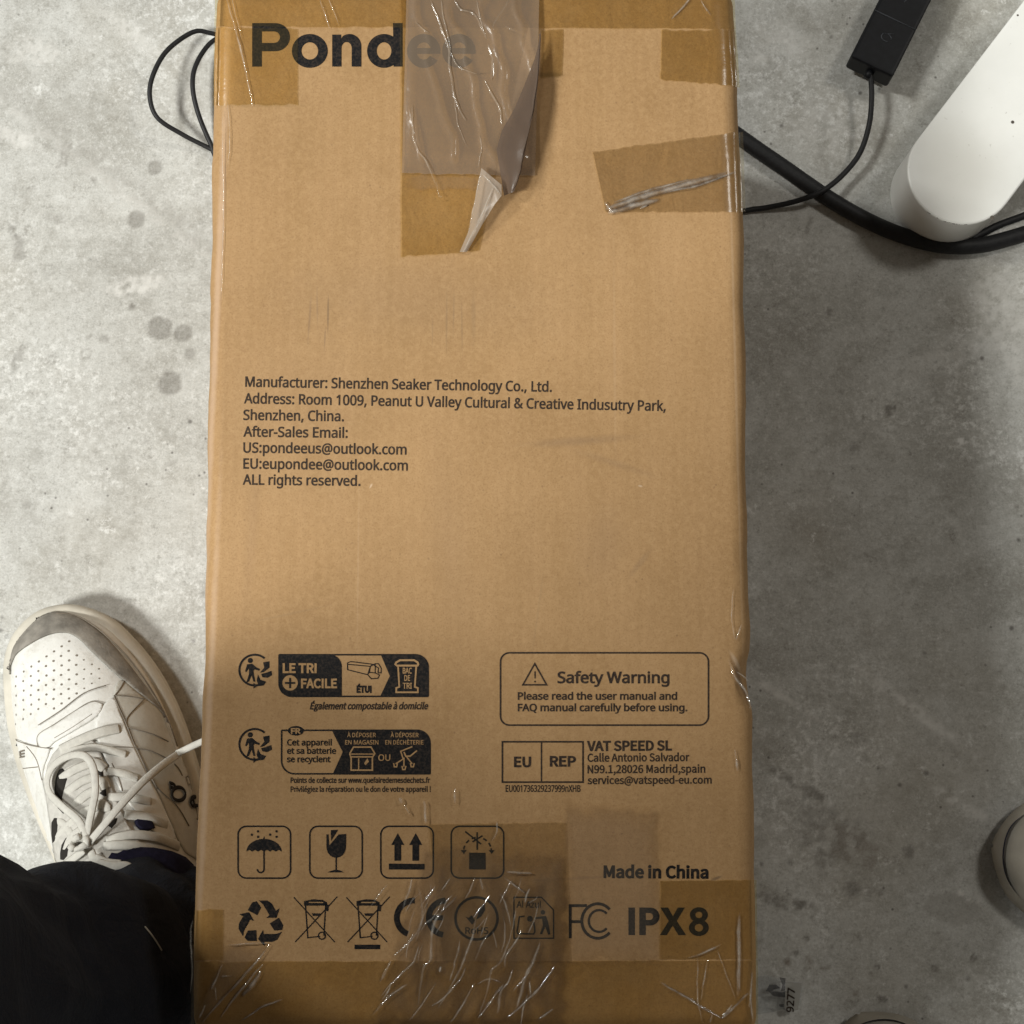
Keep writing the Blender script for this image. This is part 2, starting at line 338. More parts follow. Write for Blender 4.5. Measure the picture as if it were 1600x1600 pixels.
fl['kind'] = 'structure'

# ------------------------------------------------------------------ cardboard box
BH = .30; RB = .0105
yT = PX(742, -26, BH).y; yB = PX(742, 1622, BH).y
def edge_x(tbl):
    pts = [PX(a, b, BH - .004) for a, b in tbl]
    pts.sort(key=lambda p: p.y); return [p.y for p in pts], [p.x for p in pts]
LX = edge_x([(337, -30), (334, 60), (331, 170), (327, 400), (324, 600), (321, 800), (318, 1000), (311, 1200), (304, 1330), (301, 1440), (299, 1500), (298, 1610)])
RX = edge_x([(1147, -30), (1154, 150), (1160, 260), (1165, 420), (1168, 700), (1171, 900), (1174, 1040), (1179, 1110), (1178, 1200), (1180, 1300), (1182, 1450), (1184, 1610)])
def xl(y): return interp(y, *LX)
def xr(y): return interp(y, *RX)
def hbox(x, y):
    s = (x - xl(y)) / (xr(y) - xl(y)); t = (y - yB) / (yT - yB)
    s = min(1, max(0, s)); t = min(1, max(0, t))
    return BH + .0025 * math.sin(math.pi * s) * math.sin(math.pi * t) + .0007 * noise.noise(Vector((x * 16, y * 16, 3.1)))
def BX(px, py, lift=0.0):
    z = BH
    for _ in range(2):
        p = PX(px, py, z); z = hbox(p.x, p.y) + lift
    return PX(px, py, z)

def spaced(nmid):
    e = [0, .12, .3, .5, .7, .88, 1]
    a = [RB * k * 1.6 for k in e]
    return a, nmid
def axis(L, nmid):
    k = [0, .15, .32, .5, .68, .85, 1]
    lo = [RB * q for q in k]; hi = [L - RB * q for q in reversed(k)]
    mid = [RB + (L - 2 * RB) * i / nmid for i in range(1, nmid)]
    return lo + mid + hi
W0, L0 = 1.0, yT - yB
WN = .306
ax, ay, az = axis(WN, 46), axis(L0, 90), axis(BH, 20)
vid = {}; bv = []; bf = []
def bp(i, j, k):
    key = (i, j, k)
    if key in vid: return vid[key]
    p = Vector((ax[i], ay[j], az[k]))
    q = Vector((min(max(p.x, RB), WN - RB), min(max(p.y, RB), L0 - RB), min(max(p.z, RB), BH - RB)))
    d = p - q
    if d.length > 1e-9: p = q + d.normalized() * RB
    y = p.y + yB
    l, r = xl(y), xr(y)
    x = l + (r - l) * p.x / WN
    wb = noise.fractal(Vector((y * 26, 3 if p.x < WN / 2 else 8, p.z * 6)), .8, 2, 3)
    x += .0009 * wb * (sstep(WN * .8, WN, p.x) + sstep(WN * .2, 0, p.x) if False else (sstep(.8, 1, p.x / WN) + 1 - sstep(0, .2, p.x / WN)))
    if p.z > BH - RB * 1.01:
        z = p.z + (hbox(x, y) - BH) * sstep(BH - RB, BH, p.z)
    else: z = p.z
    # soft knocks along the edges, bulging sides
    ex = min(p.x, WN - p.x)
    if ex < RB and p.z > BH * .5:
        z -= .0022 * max(0, noise.noise(Vector((y * 22, p.x * 10, .3)))) * (1 - ex / RB)
    pk = PX(1172, 1062, BH); dd = math.hypot((x - pk.x) / .010, (y - pk.y) / .018)
    if dd < 1 and p.z > BH * .6: z -= .004 * (1 - dd * dd) ** 2; x -= .0016 * (1 - dd * dd)
    sgn = -1 if p.x < WN / 2 else 1
    if ex < RB: x += sgn * (-.003 * math.sin(math.pi * p.z / BH) if p.z < BH - RB else 0)
    bv.append((x, y, z)); vid[key] = len(bv) - 1
    return vid[key]
nx, ny, nz = len(ax) - 1, len(ay) - 1, len(az) - 1
for i in range(nx):
    for j in range(ny):
        bf.append((bp(i, j, nz), bp(i + 1, j, nz), bp(i + 1, j + 1, nz), bp(i, j + 1, nz)))
        bf.append((bp(i, j, 0), bp(i, j + 1, 0), bp(i + 1, j + 1, 0), bp(i + 1, j, 0)))
for i in range(nx):
    for k in range(nz):
        bf.append((bp(i, 0, k), bp(i + 1, 0, k), bp(i + 1, 0, k + 1), bp(i, 0, k + 1)))
        bf.append((bp(i, ny, k), bp(i, ny, k + 1), bp(i + 1, ny, k + 1), bp(i + 1, ny, k)))
for j in range(ny):
    for k in range(nz):
        bf.append((bp(0, j, k), bp(0, j, k + 1), bp(0, j + 1, k + 1), bp(0, j + 1, k)))
        bf.append((bp(nx, j, k), bp(nx, j + 1, k), bp(nx, j + 1, k + 1), bp(nx, j, k + 1)))
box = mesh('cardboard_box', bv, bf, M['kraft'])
tag(box, 'tall brown cardboard box lying flat, printed with black text and icons, taped at both ends', 'box')
BOXBVH = BVHTree.FromPolygons([Vector(v) for v in bv], bf)
def BR(px, py, lift=0.0):
    """pixel -> the box's real surface (rounded edges too)"""
    o = Vector((0, 0, CAM_H)); d = ray(px, py).normalized()
    h = BOXBVH.ray_cast(o, d)
    if h[0] is None: return BX(px, py, lift)
    nn = h[1] if h[1].z > 0 else -h[1]
    return h[0] + nn * lift

# ------------------------------------------------------------------ print on the box (drawn where it stands on the lid)
def font(fn):
    try: return bpy.data.fonts.load(os.path.join(bpy.utils.resource_path('LOCAL'), 'datafiles', 'fonts', fn))
    except Exception: return None
F_PLAIN, F_NARROW = font('NotoSansMath-Regular.woff2'), font('Noto Sans CJK Regular.woff2')
def text_geo(s, bold=0.0, shear=0.0, spacing=1.0, f=None):
    c = bpy.data.curves.new('t', 'FONT'); c.body = s; c.size = 1; c.shear = shear; c.space_character = spacing; c.resolution_u = 4
    f = f or F_PLAIN
    if f is F_PLAIN and any(ord(q) > 127 for q in s): f = F_NARROW
    if f: c.font = f
    o = bpy.data.objects.new('t', c); COL.objects.link(o)
    dg = bpy.context.evaluated_depsgraph_get()
    me = bpy.data.meshes.new_from_object(o.evaluated_get(dg))
    v = [Vector((p.co.x, p.co.y)) for p in me.vertices]; fc = [tuple(p.vertices) for p in me.polygons]
    bpy.data.objects.remove(o); bpy.data.curves.remove(c); bpy.data.meshes.remove(me)
    k = {id(F_PLAIN): 1, id(F_NARROW): .45}.get(id(f), 1)
    if bold:  # heavier weight: a rim along every outline
        cnt = {}
        for q in fc:
            ar = sum(v[q[i]].x * v[q[(i + 1) % len(q)]].y - v[q[(i + 1) % len(q)]].x * v[q[i]].y for i in range(len(q)))
            if ar < 0: q = tuple(reversed(q))
            for i in range(len(q)):
                a_, b_ = q[i], q[(i + 1) % len(q)]
                if (b_, a_) in cnt: del cnt[(b_, a_)]
                else: cnt[(a_, b_)] = 1
        nxt = {a_: b_ for a_, b_ in cnt}; prv = {b_: a_ for a_, b_ in cnt}; new = {}
        w_ = bold * k
        for a_ in nxt:
            if a_ not in prv: continue
            d1 = (v[a_] - v[prv[a_]]); d2 = (v[nxt[a_]] - v[a_])
            if d1.length < 1e-7 or d2.length < 1e-7: nn = Vector(((d1 + d2).y, -(d1 + d2).x)).normalized(); m = 1
            else:
                d1.normalize(); d2.normalize(); t = d1 + d2
                nn = Vector((t.y, -t.x)).normalized() if t.length > .05 else Vector((d1.y, -d1.x)); m = 1 / max(.55, nn.dot(Vector((d1.y, -d1.x))))
            new[a_] = len(v); v.append(v[a_] + nn * (w_ * m))
        for a_, b_ in cnt:
            if a_ in new and b_ in new: fc.append((a_, new[a_], new[b_], b_))
    return [tuple(q) for q in v], fc
CAPS = {}
def caph(f):
    k = id(f)
    if k not in CAPS: CAPS[k] = max(a[1] for a in text_geo('H', f=f)[0])
    return CAPS[k]
class Print:
    def __init__(s): s.v = []; s.f = []
    def raw(s, v, f):
        o = len(s.v); s.v += v; s.f += [tuple(i + o for i in q) for q in f]; return s
    def text(s, string, p0, p1, cap, bold=0.012, shear=0.0, spacing=1.0, fnt=None):
        v, f = text_geo(string, bold, shear, spacing, fnt)
        CAPH = caph(F_NARROW if fnt is F_NARROW or any(ord(q) > 127 for q in string) else F_PLAIN)
        x0 = min(a[0] for a in v); x1 = max(a[0] for a in v)
        dx, dy = p1[0] - p0[0], p1[1] - p0[1]; ln = math.hypot(dx, dy)
        ux, uy = dx / (x1 - x0), dy / (x1 - x0); k = cap / CAPH
        nxx, nyy = dy / ln * k, -dx / ln * k
        return s.raw([(p0[0] + (a - x0) * ux + b * nxx, p0[1] + (a - x0) * uy + b * nyy) for a, b in v], f)
    def fill(s, *loops):
        ls = [[Vector((a[0], a[1], 0)) for a in l] for l in loops]
        tri = geometry.tessellate_polygon(ls)
        v = [(p.x, p.y) for l in ls for p in l]
        return s.raw(v, [tuple(t) for t in tri])
    def stroke(s, pts, wd, closed=False):
        P0 = [Vector((a[0], a[1])) for a in pts]; P = []
        for i in range(len(P0)):
            P.append(P0[i])
            if i < len(P0) - 1 or closed:
                q = P0[(i + 1) % len(P0)]; m = int((q - P0[i]).length // 14)
                P += [P0[i].lerp(q, k / (m + 1)) for k in range(1, m + 1)]
        N = len(P); v = []; f = []
        for i in range(N):
            a = P[i - 1] if (closed or i > 0) else P[i]; b = P[i]; c = P[(i + 1) % N] if (closed or i < N - 1) else P[i]
            d1 = (b - a); d2 = (c - b)
            d1 = d1.normalized() if d1.length > 1e-6 else d2.normalized(); d2 = d2.normalized() if d2.length > 1e-6 else d1
            t = d1 + d2
            t = t.normalized() if t.length > .1 else d1
            nn = Vector((-t.y, t.x)); m = 1 / max(.5, nn.dot(Vector((-d1.y, d1.x))))
            v += [tuple(b + nn * wd / 2 * m), tuple(b - nn * wd / 2 * m)]
        for i in range(N if closed else N - 1):
            k = (i + 1) % N; f.append((2 * i, 2 * k, 2 * k + 1, 2 * i + 1))
        return s.raw(v, f)
    def build(s, name, mat, lift, parent, lab=None):
        vs = [BX(a, b, lift) for a, b in s.v]
        o = mesh(name, vs, s.f, mat, parent, False, True)
        if lab: o['label'] = lab
        return o
def arc(cx, cy, r, a0, a1, n=24, ry=None):
    ry = ry or r
    return [(cx + r * math.cos(math.radians(a0 + (a1 - a0) * i / n)), cy + ry * math.sin(math.radians(a0 + (a1 - a0) * i / n))) for i in range(n + 1)]
def circ(cx, cy, r, n=28, ry=None): return arc(cx, cy, r, 0, 360, n, ry)[:-1]
def rrect(x0, y0, x1, y1, r):
    """r = radius or 4 radii (tl, tr, br, bl)"""
    tl, tr, br, bl = (r,) * 4 if not isinstance(r, tuple) else r
    def cn(cx, cy, rr, a): return arc(cx, cy, rr, a, a + 90, 8) if rr > 0 else [(cx, cy)]
    return cn(x0 + tl, y0 + tl, tl, 180) + cn(x1 - tr, y0 + tr, tr, 270) + cn(x1 - br, y1 - br, br, 0) + cn(x0 + bl, y1 - bl, bl, 90)
I1, I2 = .00025, .0005
# title
p = Print()
def ring(cx, cy, rx, ry, tx, ty, a0=0, a1=360, n=40):
    if a1 - a0 >= 360: p.fill(circ(cx, cy, rx, n, ry), list(reversed(circ(cx, cy, rx - tx, n, ry - ty))))
    else: p.fill(arc(cx, cy, rx, a0, a1, n, ry) + list(reversed(arc(cx, cy, rx - tx, a0, a1, n, ry - ty))))
p.fill([(394, 36), (430, 36)] + arc(430, 58, 23, -90, 90, 16, 22) + [(409, 80), (409, 104), (394, 104)], list(reversed([(409, 49), (428, 49)] + arc(428, 58, 9.5, -90, 90, 10, 9) + [(409, 67)])))
ring(484, 79.5, 28, 26.5, 15, 13)
p.fill([(519, 54), (533, 54), (533, 61)] + arc(546, 72, 18.5, -125, 0, 12, 19) + [(564.5, 104), (549.5, 104), (549.5, 74)] + list(reversed(arc(541.5, 75, 8, -180, 0, 10, 9.5))) + [(533.5, 104), (519, 104)])
ring(600, 79.5, 26.5, 26.5, 15, 13); p.fill([(614, 36), (629, 36), (629, 104), (615, 104)])
for ex in (662, 717):
    ring(ex, 79.5, 26, 26.5, 14.5, 13, 34, 360)
    p.fill([(ex - 11.6, 75), (ex + 11.3, 75), (ex + 11.6, 79.5), (ex + 26, 79.5), (ex + 26, 84), (ex - 11.2, 84)])
p.build('printed_title', M['ink'], I1, box)
# address block
p = Print()
for s_, a, b in (('Manufacturer: Shenzhen Seaker Technology Co., Ltd.', (383, 604), (862, 612)), ('Address: Room 1009, Peanut U Valley Cultural & Creative Indusutry Park,', (381, 630), (1040, 642)),
                 ('Shenzhen, China.', (380, 656), (537, 658)), ('After-Sales Email:', (380, 682), (543, 684)), ('US:pondeeus@outlook.com', (380, 707), (635, 710)),
                 ('EU:eupondee@outlook.com', (380, 732), (637, 735)), ('ALL rights reserved.', (379, 757), (563, 759))):
    p.text(s_, a, b, 15.5, .014)
p.build('printed_address', M['ink2'], I1, box)
# sorting sign 1
def triman(p, cx, cy, s=1.0):
    X = lambda a: cx + a * s
    Y = lambda a: cy + a * s
    T = lambda pts: [(X(a), Y(b)) for a, b in pts]
    p.stroke(T(arc(0, 0, 24, 70, 310, 40)), 3.2 * s)
    p.fill(T(circ(-7, -15, 4)))
    p.fill(T([(-12, -9), (-4, -10), (3, -4), (8, -2), (7, 1), (0, -1), (-2, 1), (-1, 9), (1, 18), (-2, 18), (-5, 8), (-9, 18), (-13, 19), (-9, 6), (-9, -3), (-13, 3), (-15, 2)]))
    p.fill(T([(13, -12), (23, -14), (23, -4), (14, 3), (8, 4), (15, -4)]))
    p.fill(T([(10, 6), (18, 4), (26, 1), (27, 8), (20, 12), (12, 11)]))
    p.fill(T([(5, 7), (9, 15), (18, 18), (14, 24), (6, 25), (3, 16)]))
    p.fill(T([(-2, 20), (5, 24), (-2, 29)]))
for ty in (1047, 1163):
    p = Print(); triman(p, 398, ty); p.build('printed_sorting_mark', M['ink'], I1, box)
p = Print()
xL, xR, yt, yb = 435, 669, 1022, 1089
p.fill([(436, 1023)] + arc(516, 1041, 18, -90, 0, 8) + [(534, 1088)] + arc(456, 1068, 20, 90, 180, 8))
p.stroke(rrect(436, 1023, 669, 1088, (1, 20, 1, 20)), 2.4, True)
p.fill([(595, 1023)] + arc(649, 1043, 20, -90, 0, 8) + [(669, 1088), (594, 1088), (609, 1056)])
bx = lambda a, b: (420 + a * 270 / 1600, 1010 + b * 110 / 652)
for l in ([(728, 152), (760, 140), (960, 165), (940, 185), (730, 165), (728, 215), (915, 262), (940, 185)], [(728, 152), (730, 215)], [(940, 185), (985, 160), (1015, 160), (1040, 200), (1040, 245), (1010, 245)],
          [(915, 262), (930, 240), (985, 245), (1025, 265), (1010, 295), (950, 300), (915, 262)], [(940, 185), (930, 240)], [(985, 160), (985, 245)], [(960, 165), (1015, 200), (1010, 245)]):
    p.stroke([bx(*q) for q in l], 1.5)
p.text('ÉTUI', bx(812, 425), bx(952, 425), 9.5, .06)
o = p.build('printed_sorting_sign', M['ink'], I1, box)
p = Print()
p.text('LE TRI', bx(128, 243), bx(443, 243), 14, .034, 0, 1, F_NARROW); p.text('FACILE', bx(298, 383), bx(632, 383), 13.5, .034, 0, 1, F_NARROW)
p.fill(circ(*bx(197, 338), 12), )
p.stroke([bx(*q) for q in ((1180, 175), (1172, 165), (1180, 148), (1215, 128), (1345, 128), (1378, 148), (1384, 165), (1376, 178), (1180, 178))], 3)
p.stroke([bx(*q) for q in ((1197, 185), (1208, 375), (1180, 385), (1180, 425), (1380, 425), (1380, 385), (1352, 375), (1365, 185))], 2.6)
for s_, y in (('BAC', 250), ('DE', 318), ('TRI', 390)): p.text(s_, bx(1240 if s_ != 'DE' else 1254, y), bx(1325 if s_ != 'DE' else 1308, y), 8.6, .02)
p.build('knockout_lettering', M['knock'], I2, o)
p = Print(); c = bx(197, 338)
p.stroke([(c[0] - 8, c[1]), (c[0] + 8, c[1])], 3); p.stroke([(c[0], c[1] - 8), (c[0], c[1] + 8)], 3)
p.build('plus_mark', M['ink'], .00075, o)
# sign 2
b2 = lambda a, b: (350 + a * 350 / 1600, 1000 + b * 260 / 1189)
p = Print()
p.stroke(rrect(440, 1141, 672, 1209, (1, 20, 1, 20)), 2.4, True)
p.fill([(519, 1142)] + arc(652, 1162, 20, -90, 0, 8) + [(672, 1209), (520, 1209), b2(848, 800)])
p.fill(circ(*b2(513, 648), 12.5, 24, 7.5))
for s_, y, xe in (('Cet appareil', 752, 770), ('et sa batterie', 812, 800), ('se recyclent', 872, 760)): p.text(s_, b2(450, y), b2(xe, y), 9, .02)
o = p.build('printed_recycling_sign', M['ink'], I1, box)
p = Print()
p.text('FR', b2(478, 668), b2(548, 668), 8, .03)
for s_, x0, x1, y in (('À DÉPOSER', 880, 1085, 694), ('EN MAGASIN', 865, 1103, 746), ('À DÉPOSER', 1190, 1390, 694), ('EN DÉCHÈTERIE', 1152, 1425, 746)): p.text(s_, b2(x0, y), b2(x1, y), 6.6, .012)
p.text('OU', b2(1102, 862), b2(1188, 862), 9.5, .012)
p.stroke([b2(*q) for q in ((898, 812), (925, 765), (1050, 765), (1078, 812), (1062, 835), (905, 835), (898, 812))], 2.2, False)
p.stroke([b2(*q) for q in ((908, 835), (908, 930), (1060, 930), (1060, 835))], 2.4); p.stroke([b2(962, 845), b2(962, 930)], 1.8)
p.stroke([b2(*q) for q in arc(0, 0, 1, 0, 1, 1)] if False else [b2(900, 815), b2(1075, 815)], 1.6)
p.fill([b2(*q) for q in ((1000, 880), (1025, 845), (1035, 870), (1010, 895))])
p.stroke([b2(*q) for q in ((1345, 762), (1262, 795), (1280, 850), (1225, 885))], 2); p.stroke([b2(*q) for q in ((1378, 790), (1330, 830), (1298, 830), (1285, 800))], 2.2)
p.stroke([b2(*q) for q in ((1300, 830), (1345, 885))], 2); p.stroke([b2(1285, 840), b2(1285, 905)], 2)
for q in ((1225, 900), (1285, 920), (1345, 900)): p.stroke([b2(q[0] - 14, q[1] - 20), b2(q[0] - 8, q[1] + 6), b2(q[0] + 8, q[1] + 6), b2(q[0] + 14, q[1] - 20)], 2)
p.build('knockout_lettering', M['knock'], I2, o)
# small captions
p = Print()
p.text('Également compostable à domicile', (484, 1108), (669, 1108), 10, .03, .25)
p.build('printed_caption', M['ink2'], I1, box); p = Print()
p.text('Points de collecte sur www.quefairedemesdechets.fr', (454, 1223), (672, 1223), 8, .022)
p.text('Privilégiez la réparation ou le don de votre appareil !', (454, 1237), (673, 1237), 8, .022)
p.build('printed_caption', M['ink2'], I1, box)
# safety warning
p = Print()
p.stroke(rrect(782, 1020, 1107, 1133, 14), 2.6, True)
p.stroke([(835.5, 1037), (854, 1070), (817, 1070)], 2.4, True)
p.stroke([(836, 1049), (836, 1060)], 2); p.fill(circ(836, 1065, 1.5, 10))
p.text('Safety Warning', (871, 1067), (1046, 1067), 17, .02)
p.text('Please read the user manual and', (809, 1093), (1058, 1093), 11, .022); p.text('FAQ manual carefully before using.', (809, 1111), (1074, 1111), 11, .022)
p.build('printed_safety_warning', M['ink2'], I1, box)
# eu rep
p = Print()
p.stroke([(785, 1159), (911, 1159), (911, 1222), (785, 1222)], 2.6, True); p.stroke([(846, 1159), (846, 1222)], 2.2)
p.text('EU', (803, 1198), (830, 1198), 15, .034, 0, 1, F_NARROW); p.text('REP', (859, 1197), (900, 1197), 15, .034, 0, 1, F_NARROW)
p.text('VAT SPEED SL', (917, 1173), (1050, 1172), 14.5, .034, 0, 1, F_NARROW)
p.text('Calle Antonio Salvador', (918, 1190), (1077, 1189), 12, .02, 0, 1, F_NARROW); p.text('N99.1,28026 Madrid,spain', (918, 1208), (1102, 1207), 12, .02, 0, 1, F_NARROW)
p.text('services@vatspeed-eu.com', (918, 1225), (1112, 1224), 11.5, .02, 0, 1, F_NARROW); p.text('EU001736329237999nXHB', (790, 1237), (907, 1237), 10, .015)
p.build('printed_importer_details', M['ink2'], I1, box)
# handling icons
p = Print()
for x in (372, 484, 595, 705): p.stroke(rrect(x, 1291, x + 82, 1372, 13), 2.4, True)
hx = lambda a, b: (360 + a * .275, 1270 + b * .2751)
p.fill([hx(*q) for q in arc(191, 220, 100, 180, 360, 24, 72)] + [hx(*q) for q in ((275, 210), (258, 220), (241, 210), (224, 220), (207, 210), (191, 220), (174, 210), (157, 220), (140, 210), (123, 220), (106, 210))])
p.fill([hx(*q) for q in ((185, 150), (191, 132), (197, 150))])
p.stroke([hx(*q) for q in [(191, 215), (191, 320)] + arc(172, 320, 19, 0, 180, 10)], 2.4)
for q in ((122, 124), (157, 105), (157, 136), (226, 124), (262, 105), (262, 136)): p.fill(circ(*hx(*q), 2, 8))
p.fill([hx(*q) for q in [(545, 122), (558, 122), (562, 185), (615, 122), (658, 120), (657, 195)] + arc(601, 195, 55, 0, 180, 14, 60)])
p.fill([hx(*q) for q in ((570, 98), (612, 96), (572, 160))])
p.stroke([hx(601, 250), hx(601, 325)], 2.2); p.fill([hx(*q) for q in ((550, 338), (575, 328), (601, 322), (625, 328), (645, 338))])
for cx in (951, 1053): p.fill([hx(*q) for q in ((cx, 115), (cx + 37, 182), (cx + 19, 182), (cx + 19, 272), (cx - 19, 272), (cx - 19, 182), (cx - 37, 182))])
p.fill([hx(*q) for q in ((900, 288), (1103, 290), (1103, 322), (900, 322))])
p.fill([hx(*q) for q in ((1357, 226), (1450, 227), (1451, 322), (1356, 321))])
for a0 in (185, 215, 245, 295, 325, 350): p.stroke([hx(*q) for q in arc(1404, 215, 78, a0, a0 + 17, 5, 75)], 2.6)
for q in (1326, 1484): p.fill([hx(q - 17, 212), hx(q + 17, 212), hx(q, 234)])
p.stroke([hx(1402, 110), hx(1402, 210)], 2.4); p.stroke([hx(1334, 106), hx(1425, 178)], 2.4); p.stroke([hx(1375, 165), hx(1432, 130)], 2.4)
p.build('printed_handling_icons', M['ink'], I1, box)
# bottom row of marks
p = Print()
def rot(pts, c, a):
    ca, sa = math.cos(a), math.sin(a); return [(c[0] + (x - c[0]) * ca - (y - c[1]) * sa, c[1] + (x - c[0]) * sa + (y - c[1]) * ca) for x, y in pts]
rc = (408, 1442)
for k in range(3):
    a = math.radians(120 * k)
    p.fill(rot([(404, 1407), (418, 1407), (425, 1412), (431, 1423), (437, 1419), (432, 1434), (416, 1434), (421, 1430), (411, 1413)], rc, a))
    p.fill(rot([(401, 1408), (408, 1418), (402, 1430), (387, 1422), (394, 1410)], rc, a))
def weee(x, bar):
    o = x - 492
    T = lambda pts: [(a + o, b) for a, b in pts]
    p.stroke(T([(459, 1402), (523, 1472)]), 1.7); p.stroke(T([(527, 1401), (461, 1472)]), 1.7)
    p.stroke(T([(477, 1411), (481, 1466)]), 2); p.stroke(T([(509, 1411), (506, 1462)]), 2); p.stroke(T([(481, 1465), (500, 1463)]), 1.7)
    p.fill(T([(475, 1408), (484, 1406), (490, 1405), (504, 1406), (511, 1410), (511, 1415), (475, 1415)]), T([(482, 1409), (505, 1409), (505, 1411), (482, 1411)]))
    p.fill(T([(487, 1427), (501, 1427), (498, 1431), (489, 1431)])); p.stroke(T(circ(503, 1462, 5.5)), 2, True); p.fill(T([(508, 1412), (514, 1414), (513, 1424), (508, 1423)]))
    if bar: p.fill(T([(472, 1476), (512, 1476), (512, 1483), (472, 1483)]))
weee(492, False); weee(574, True)
p.stroke(arc(647, 1434, 27, 112, 272, 24, 27), 9); p.stroke(arc(697, 1434, 27, 100, 268, 24, 27), 9); p.stroke([(673, 1434), (692, 1434)], 8)
p.stroke(circ(744.5, 1435, 33), 4, True)
p.fill([(738, 1445), (727, 1432), (732, 1434), (737, 1430), (742, 1438)]); p.fill([(744, 1437), (749, 1422), (757, 1410), (758, 1422), (752, 1432)]); p.text('RoHS', (727, 1459), (763, 1459), 10, .01)
p.stroke([(803, 1402), (846, 1402), (865, 1422), (865, 1466), (803, 1466)], 2, True)
p.text('Al Azul', (807, 1418), (845, 1418), 10, .008)
az_ = lambda a, b: (580 + a * .2374, 1220 + b * .2375)
p.stroke([az_(*q) for q in ((1010, 890), (975, 895), (960, 990), (965, 1005), (1070, 1008), (1078, 990), (1070, 930))], 2.2)
p.fill(circ(*az_(1045, 908), 4.5)); p.fill(circ(*az_(1130, 865), 3.5))
p.fill([az_(*q) for q in ((1080, 898), (1150, 888), (1165, 930), (1180, 1010), (1165, 1012), (1145, 960), (1125, 1010), (1110, 1008), (1130, 950), (1125, 908), (1080, 908))])
p.stroke([(917, 1415), (891, 1415), (891, 1466)], 4.5); p.stroke([(891, 1440), (910, 1440)], 4.5)
p.stroke(arc(934, 1439, 25, 42, 318, 30, 27), 4.5); p.stroke(arc(936, 1439, 16, 42, 318, 26, 17), 3.6)
p.fill([(982, 1418), (992, 1418), (992, 1461), (982, 1461)])
p.fill([(999, 1418), (1016, 1418)] + arc(1016, 1432, 14.5, -90, 90, 14, 14) + [(1009, 1446), (1009, 1461), (999, 1461)], list(reversed([(1009, 1426.5), (1015, 1426.5)] + arc(1015, 1432, 5.5, -90, 90, 10, 5.5) + [(1009, 1437.5)])))
p.fill([(1032, 1418), (1044, 1418), (1051.5, 1432), (1059, 1418), (1070, 1418), (1057.5, 1439), (1072, 1461), (1060, 1461), (1051, 1446), (1042, 1461), (1031, 1461), (1045, 1439)])
ring(1092, 1429.5, 14, 12, 8.5, 7); p.fill([q for q in circ(1092, 1449.5, 15.5, 40, 13)], list(reversed(circ(1092, 1449.5, 6.5, 30, 6))))
p.build('printed_certification_marks', M['ink'], I1, box)
Print().text('Made in China', (943, 1371), (1107, 1372), 18, .034, 0, 1, F_NARROW).build('printed_origin', M['ink'], I1, box)

# ------------------------------------------------------------------ tape on the box
def sheet(name, quad, mat, lift, nxx=40, nyy=40, h=None, ragged=0.0, seed=0.0):
    """a sheet of tape following the board; quad in tl, tr, br, bl pixels"""
    q = [Vector((a[0], a[1])) for a in quad]; vs = []; fs = []; sv = []
    for j in range(nyy + 1):
        for i in range(nxx + 1):
            u, v = i / nxx, j / nyy
            p_ = (q[0] * (1 - u) + q[1] * u) * (1 - v) + (q[3] * (1 - u) + q[2] * u) * v
            if ragged:
                e = ragged * noise.noise(Vector((p_.x * .09, p_.y * .09, seed))); p_ = p_ + Vector((e * .3, e))
            b = BR(p_.x, p_.y, lift)
            if h:
                b = b + (Vector((0, 0, CAM_H)) - b).normalized() * 0 + Vector((0, 0, h(u, v, p_)))
            vs.append(b); e_ = min(u, 1 - u, v, 1 - v); sv.append(sstep(0, .16, e_ + .05 * noise.noise(Vector((p_.x * .05, p_.y * .05, 6)))))
    for j in range(nyy):
        for i in range(nxx):
            a = j * (nxx + 1) + i; fs.append((a, a + nxx + 1, a + nxx + 2, a + 1))
    o = mesh(name, vs, fs, mat, box)
    o.data.attributes.new('soft', 'FLOAT', 'POINT').data.foreach_set('value', sv)
    return o
sheet('packing_tape', [(337, -24), (1147, -24), (1150, 46), (335, 42)], M['tape'], .0008, 60, 8, None, 3, 1)
sheet('packing_tape', [(335, 43.5), (465, 45.5), (465, 163), (332, 166)], M['tape'], .0008, 20, 14, None, 4, 2)
sheet('packing_tape', [(625, -24), (838, -24), (748, 393), (626, 402)], M['tape'], .0011, 24, 30, None, 3, 3)
sheet('packing_tape', [(845, 47.5), (880, 47.5), (878, 119), (846, 122)], M['tape'], .0008, 8, 10, None, 3, 3)
sheet('packing_tape', [(1033, 47.5), (1150, 47.5), (1156, 136), (1031, 124)], M['tape'], .0008, 16, 12, None, 4, 4)
sheet('packing_tape', [(925, 238), (1161, 206), (1165, 332), (945, 332)], M['tape_faint'], .0008, 24, 12, None, 3, 5)
sheet('packing_tape', [(300, 1502), (1184, 1500), (1185, 1607), (298, 1607)], M['tape'], .0008, 70, 12, None, 3, 6)
sheet('packing_tape', [(1031, 1376), (1182, 1374), (1184, 1498.5), (1030, 1498.5)], M['tape'], .0008, 16, 12, None, 2, 7)
sheet('packing_tape', [(668, 1287), (884, 1284), (891, 1503), (690, 1503)], M['tape_faint'], .0011, 24, 24, None, 2, 8)
sheet('packing_tape', [(303, 1422), (349, 1420), (349, 1500), (300, 1500)], M['tape'], .0008, 10, 12, None, 2, 9)
sheet('packing_tape', [(874, 1250), (1030, 1262), (1036, 1510), (885, 1510)], M['tape2'], .0014, 30, 30, None, 2, 10)

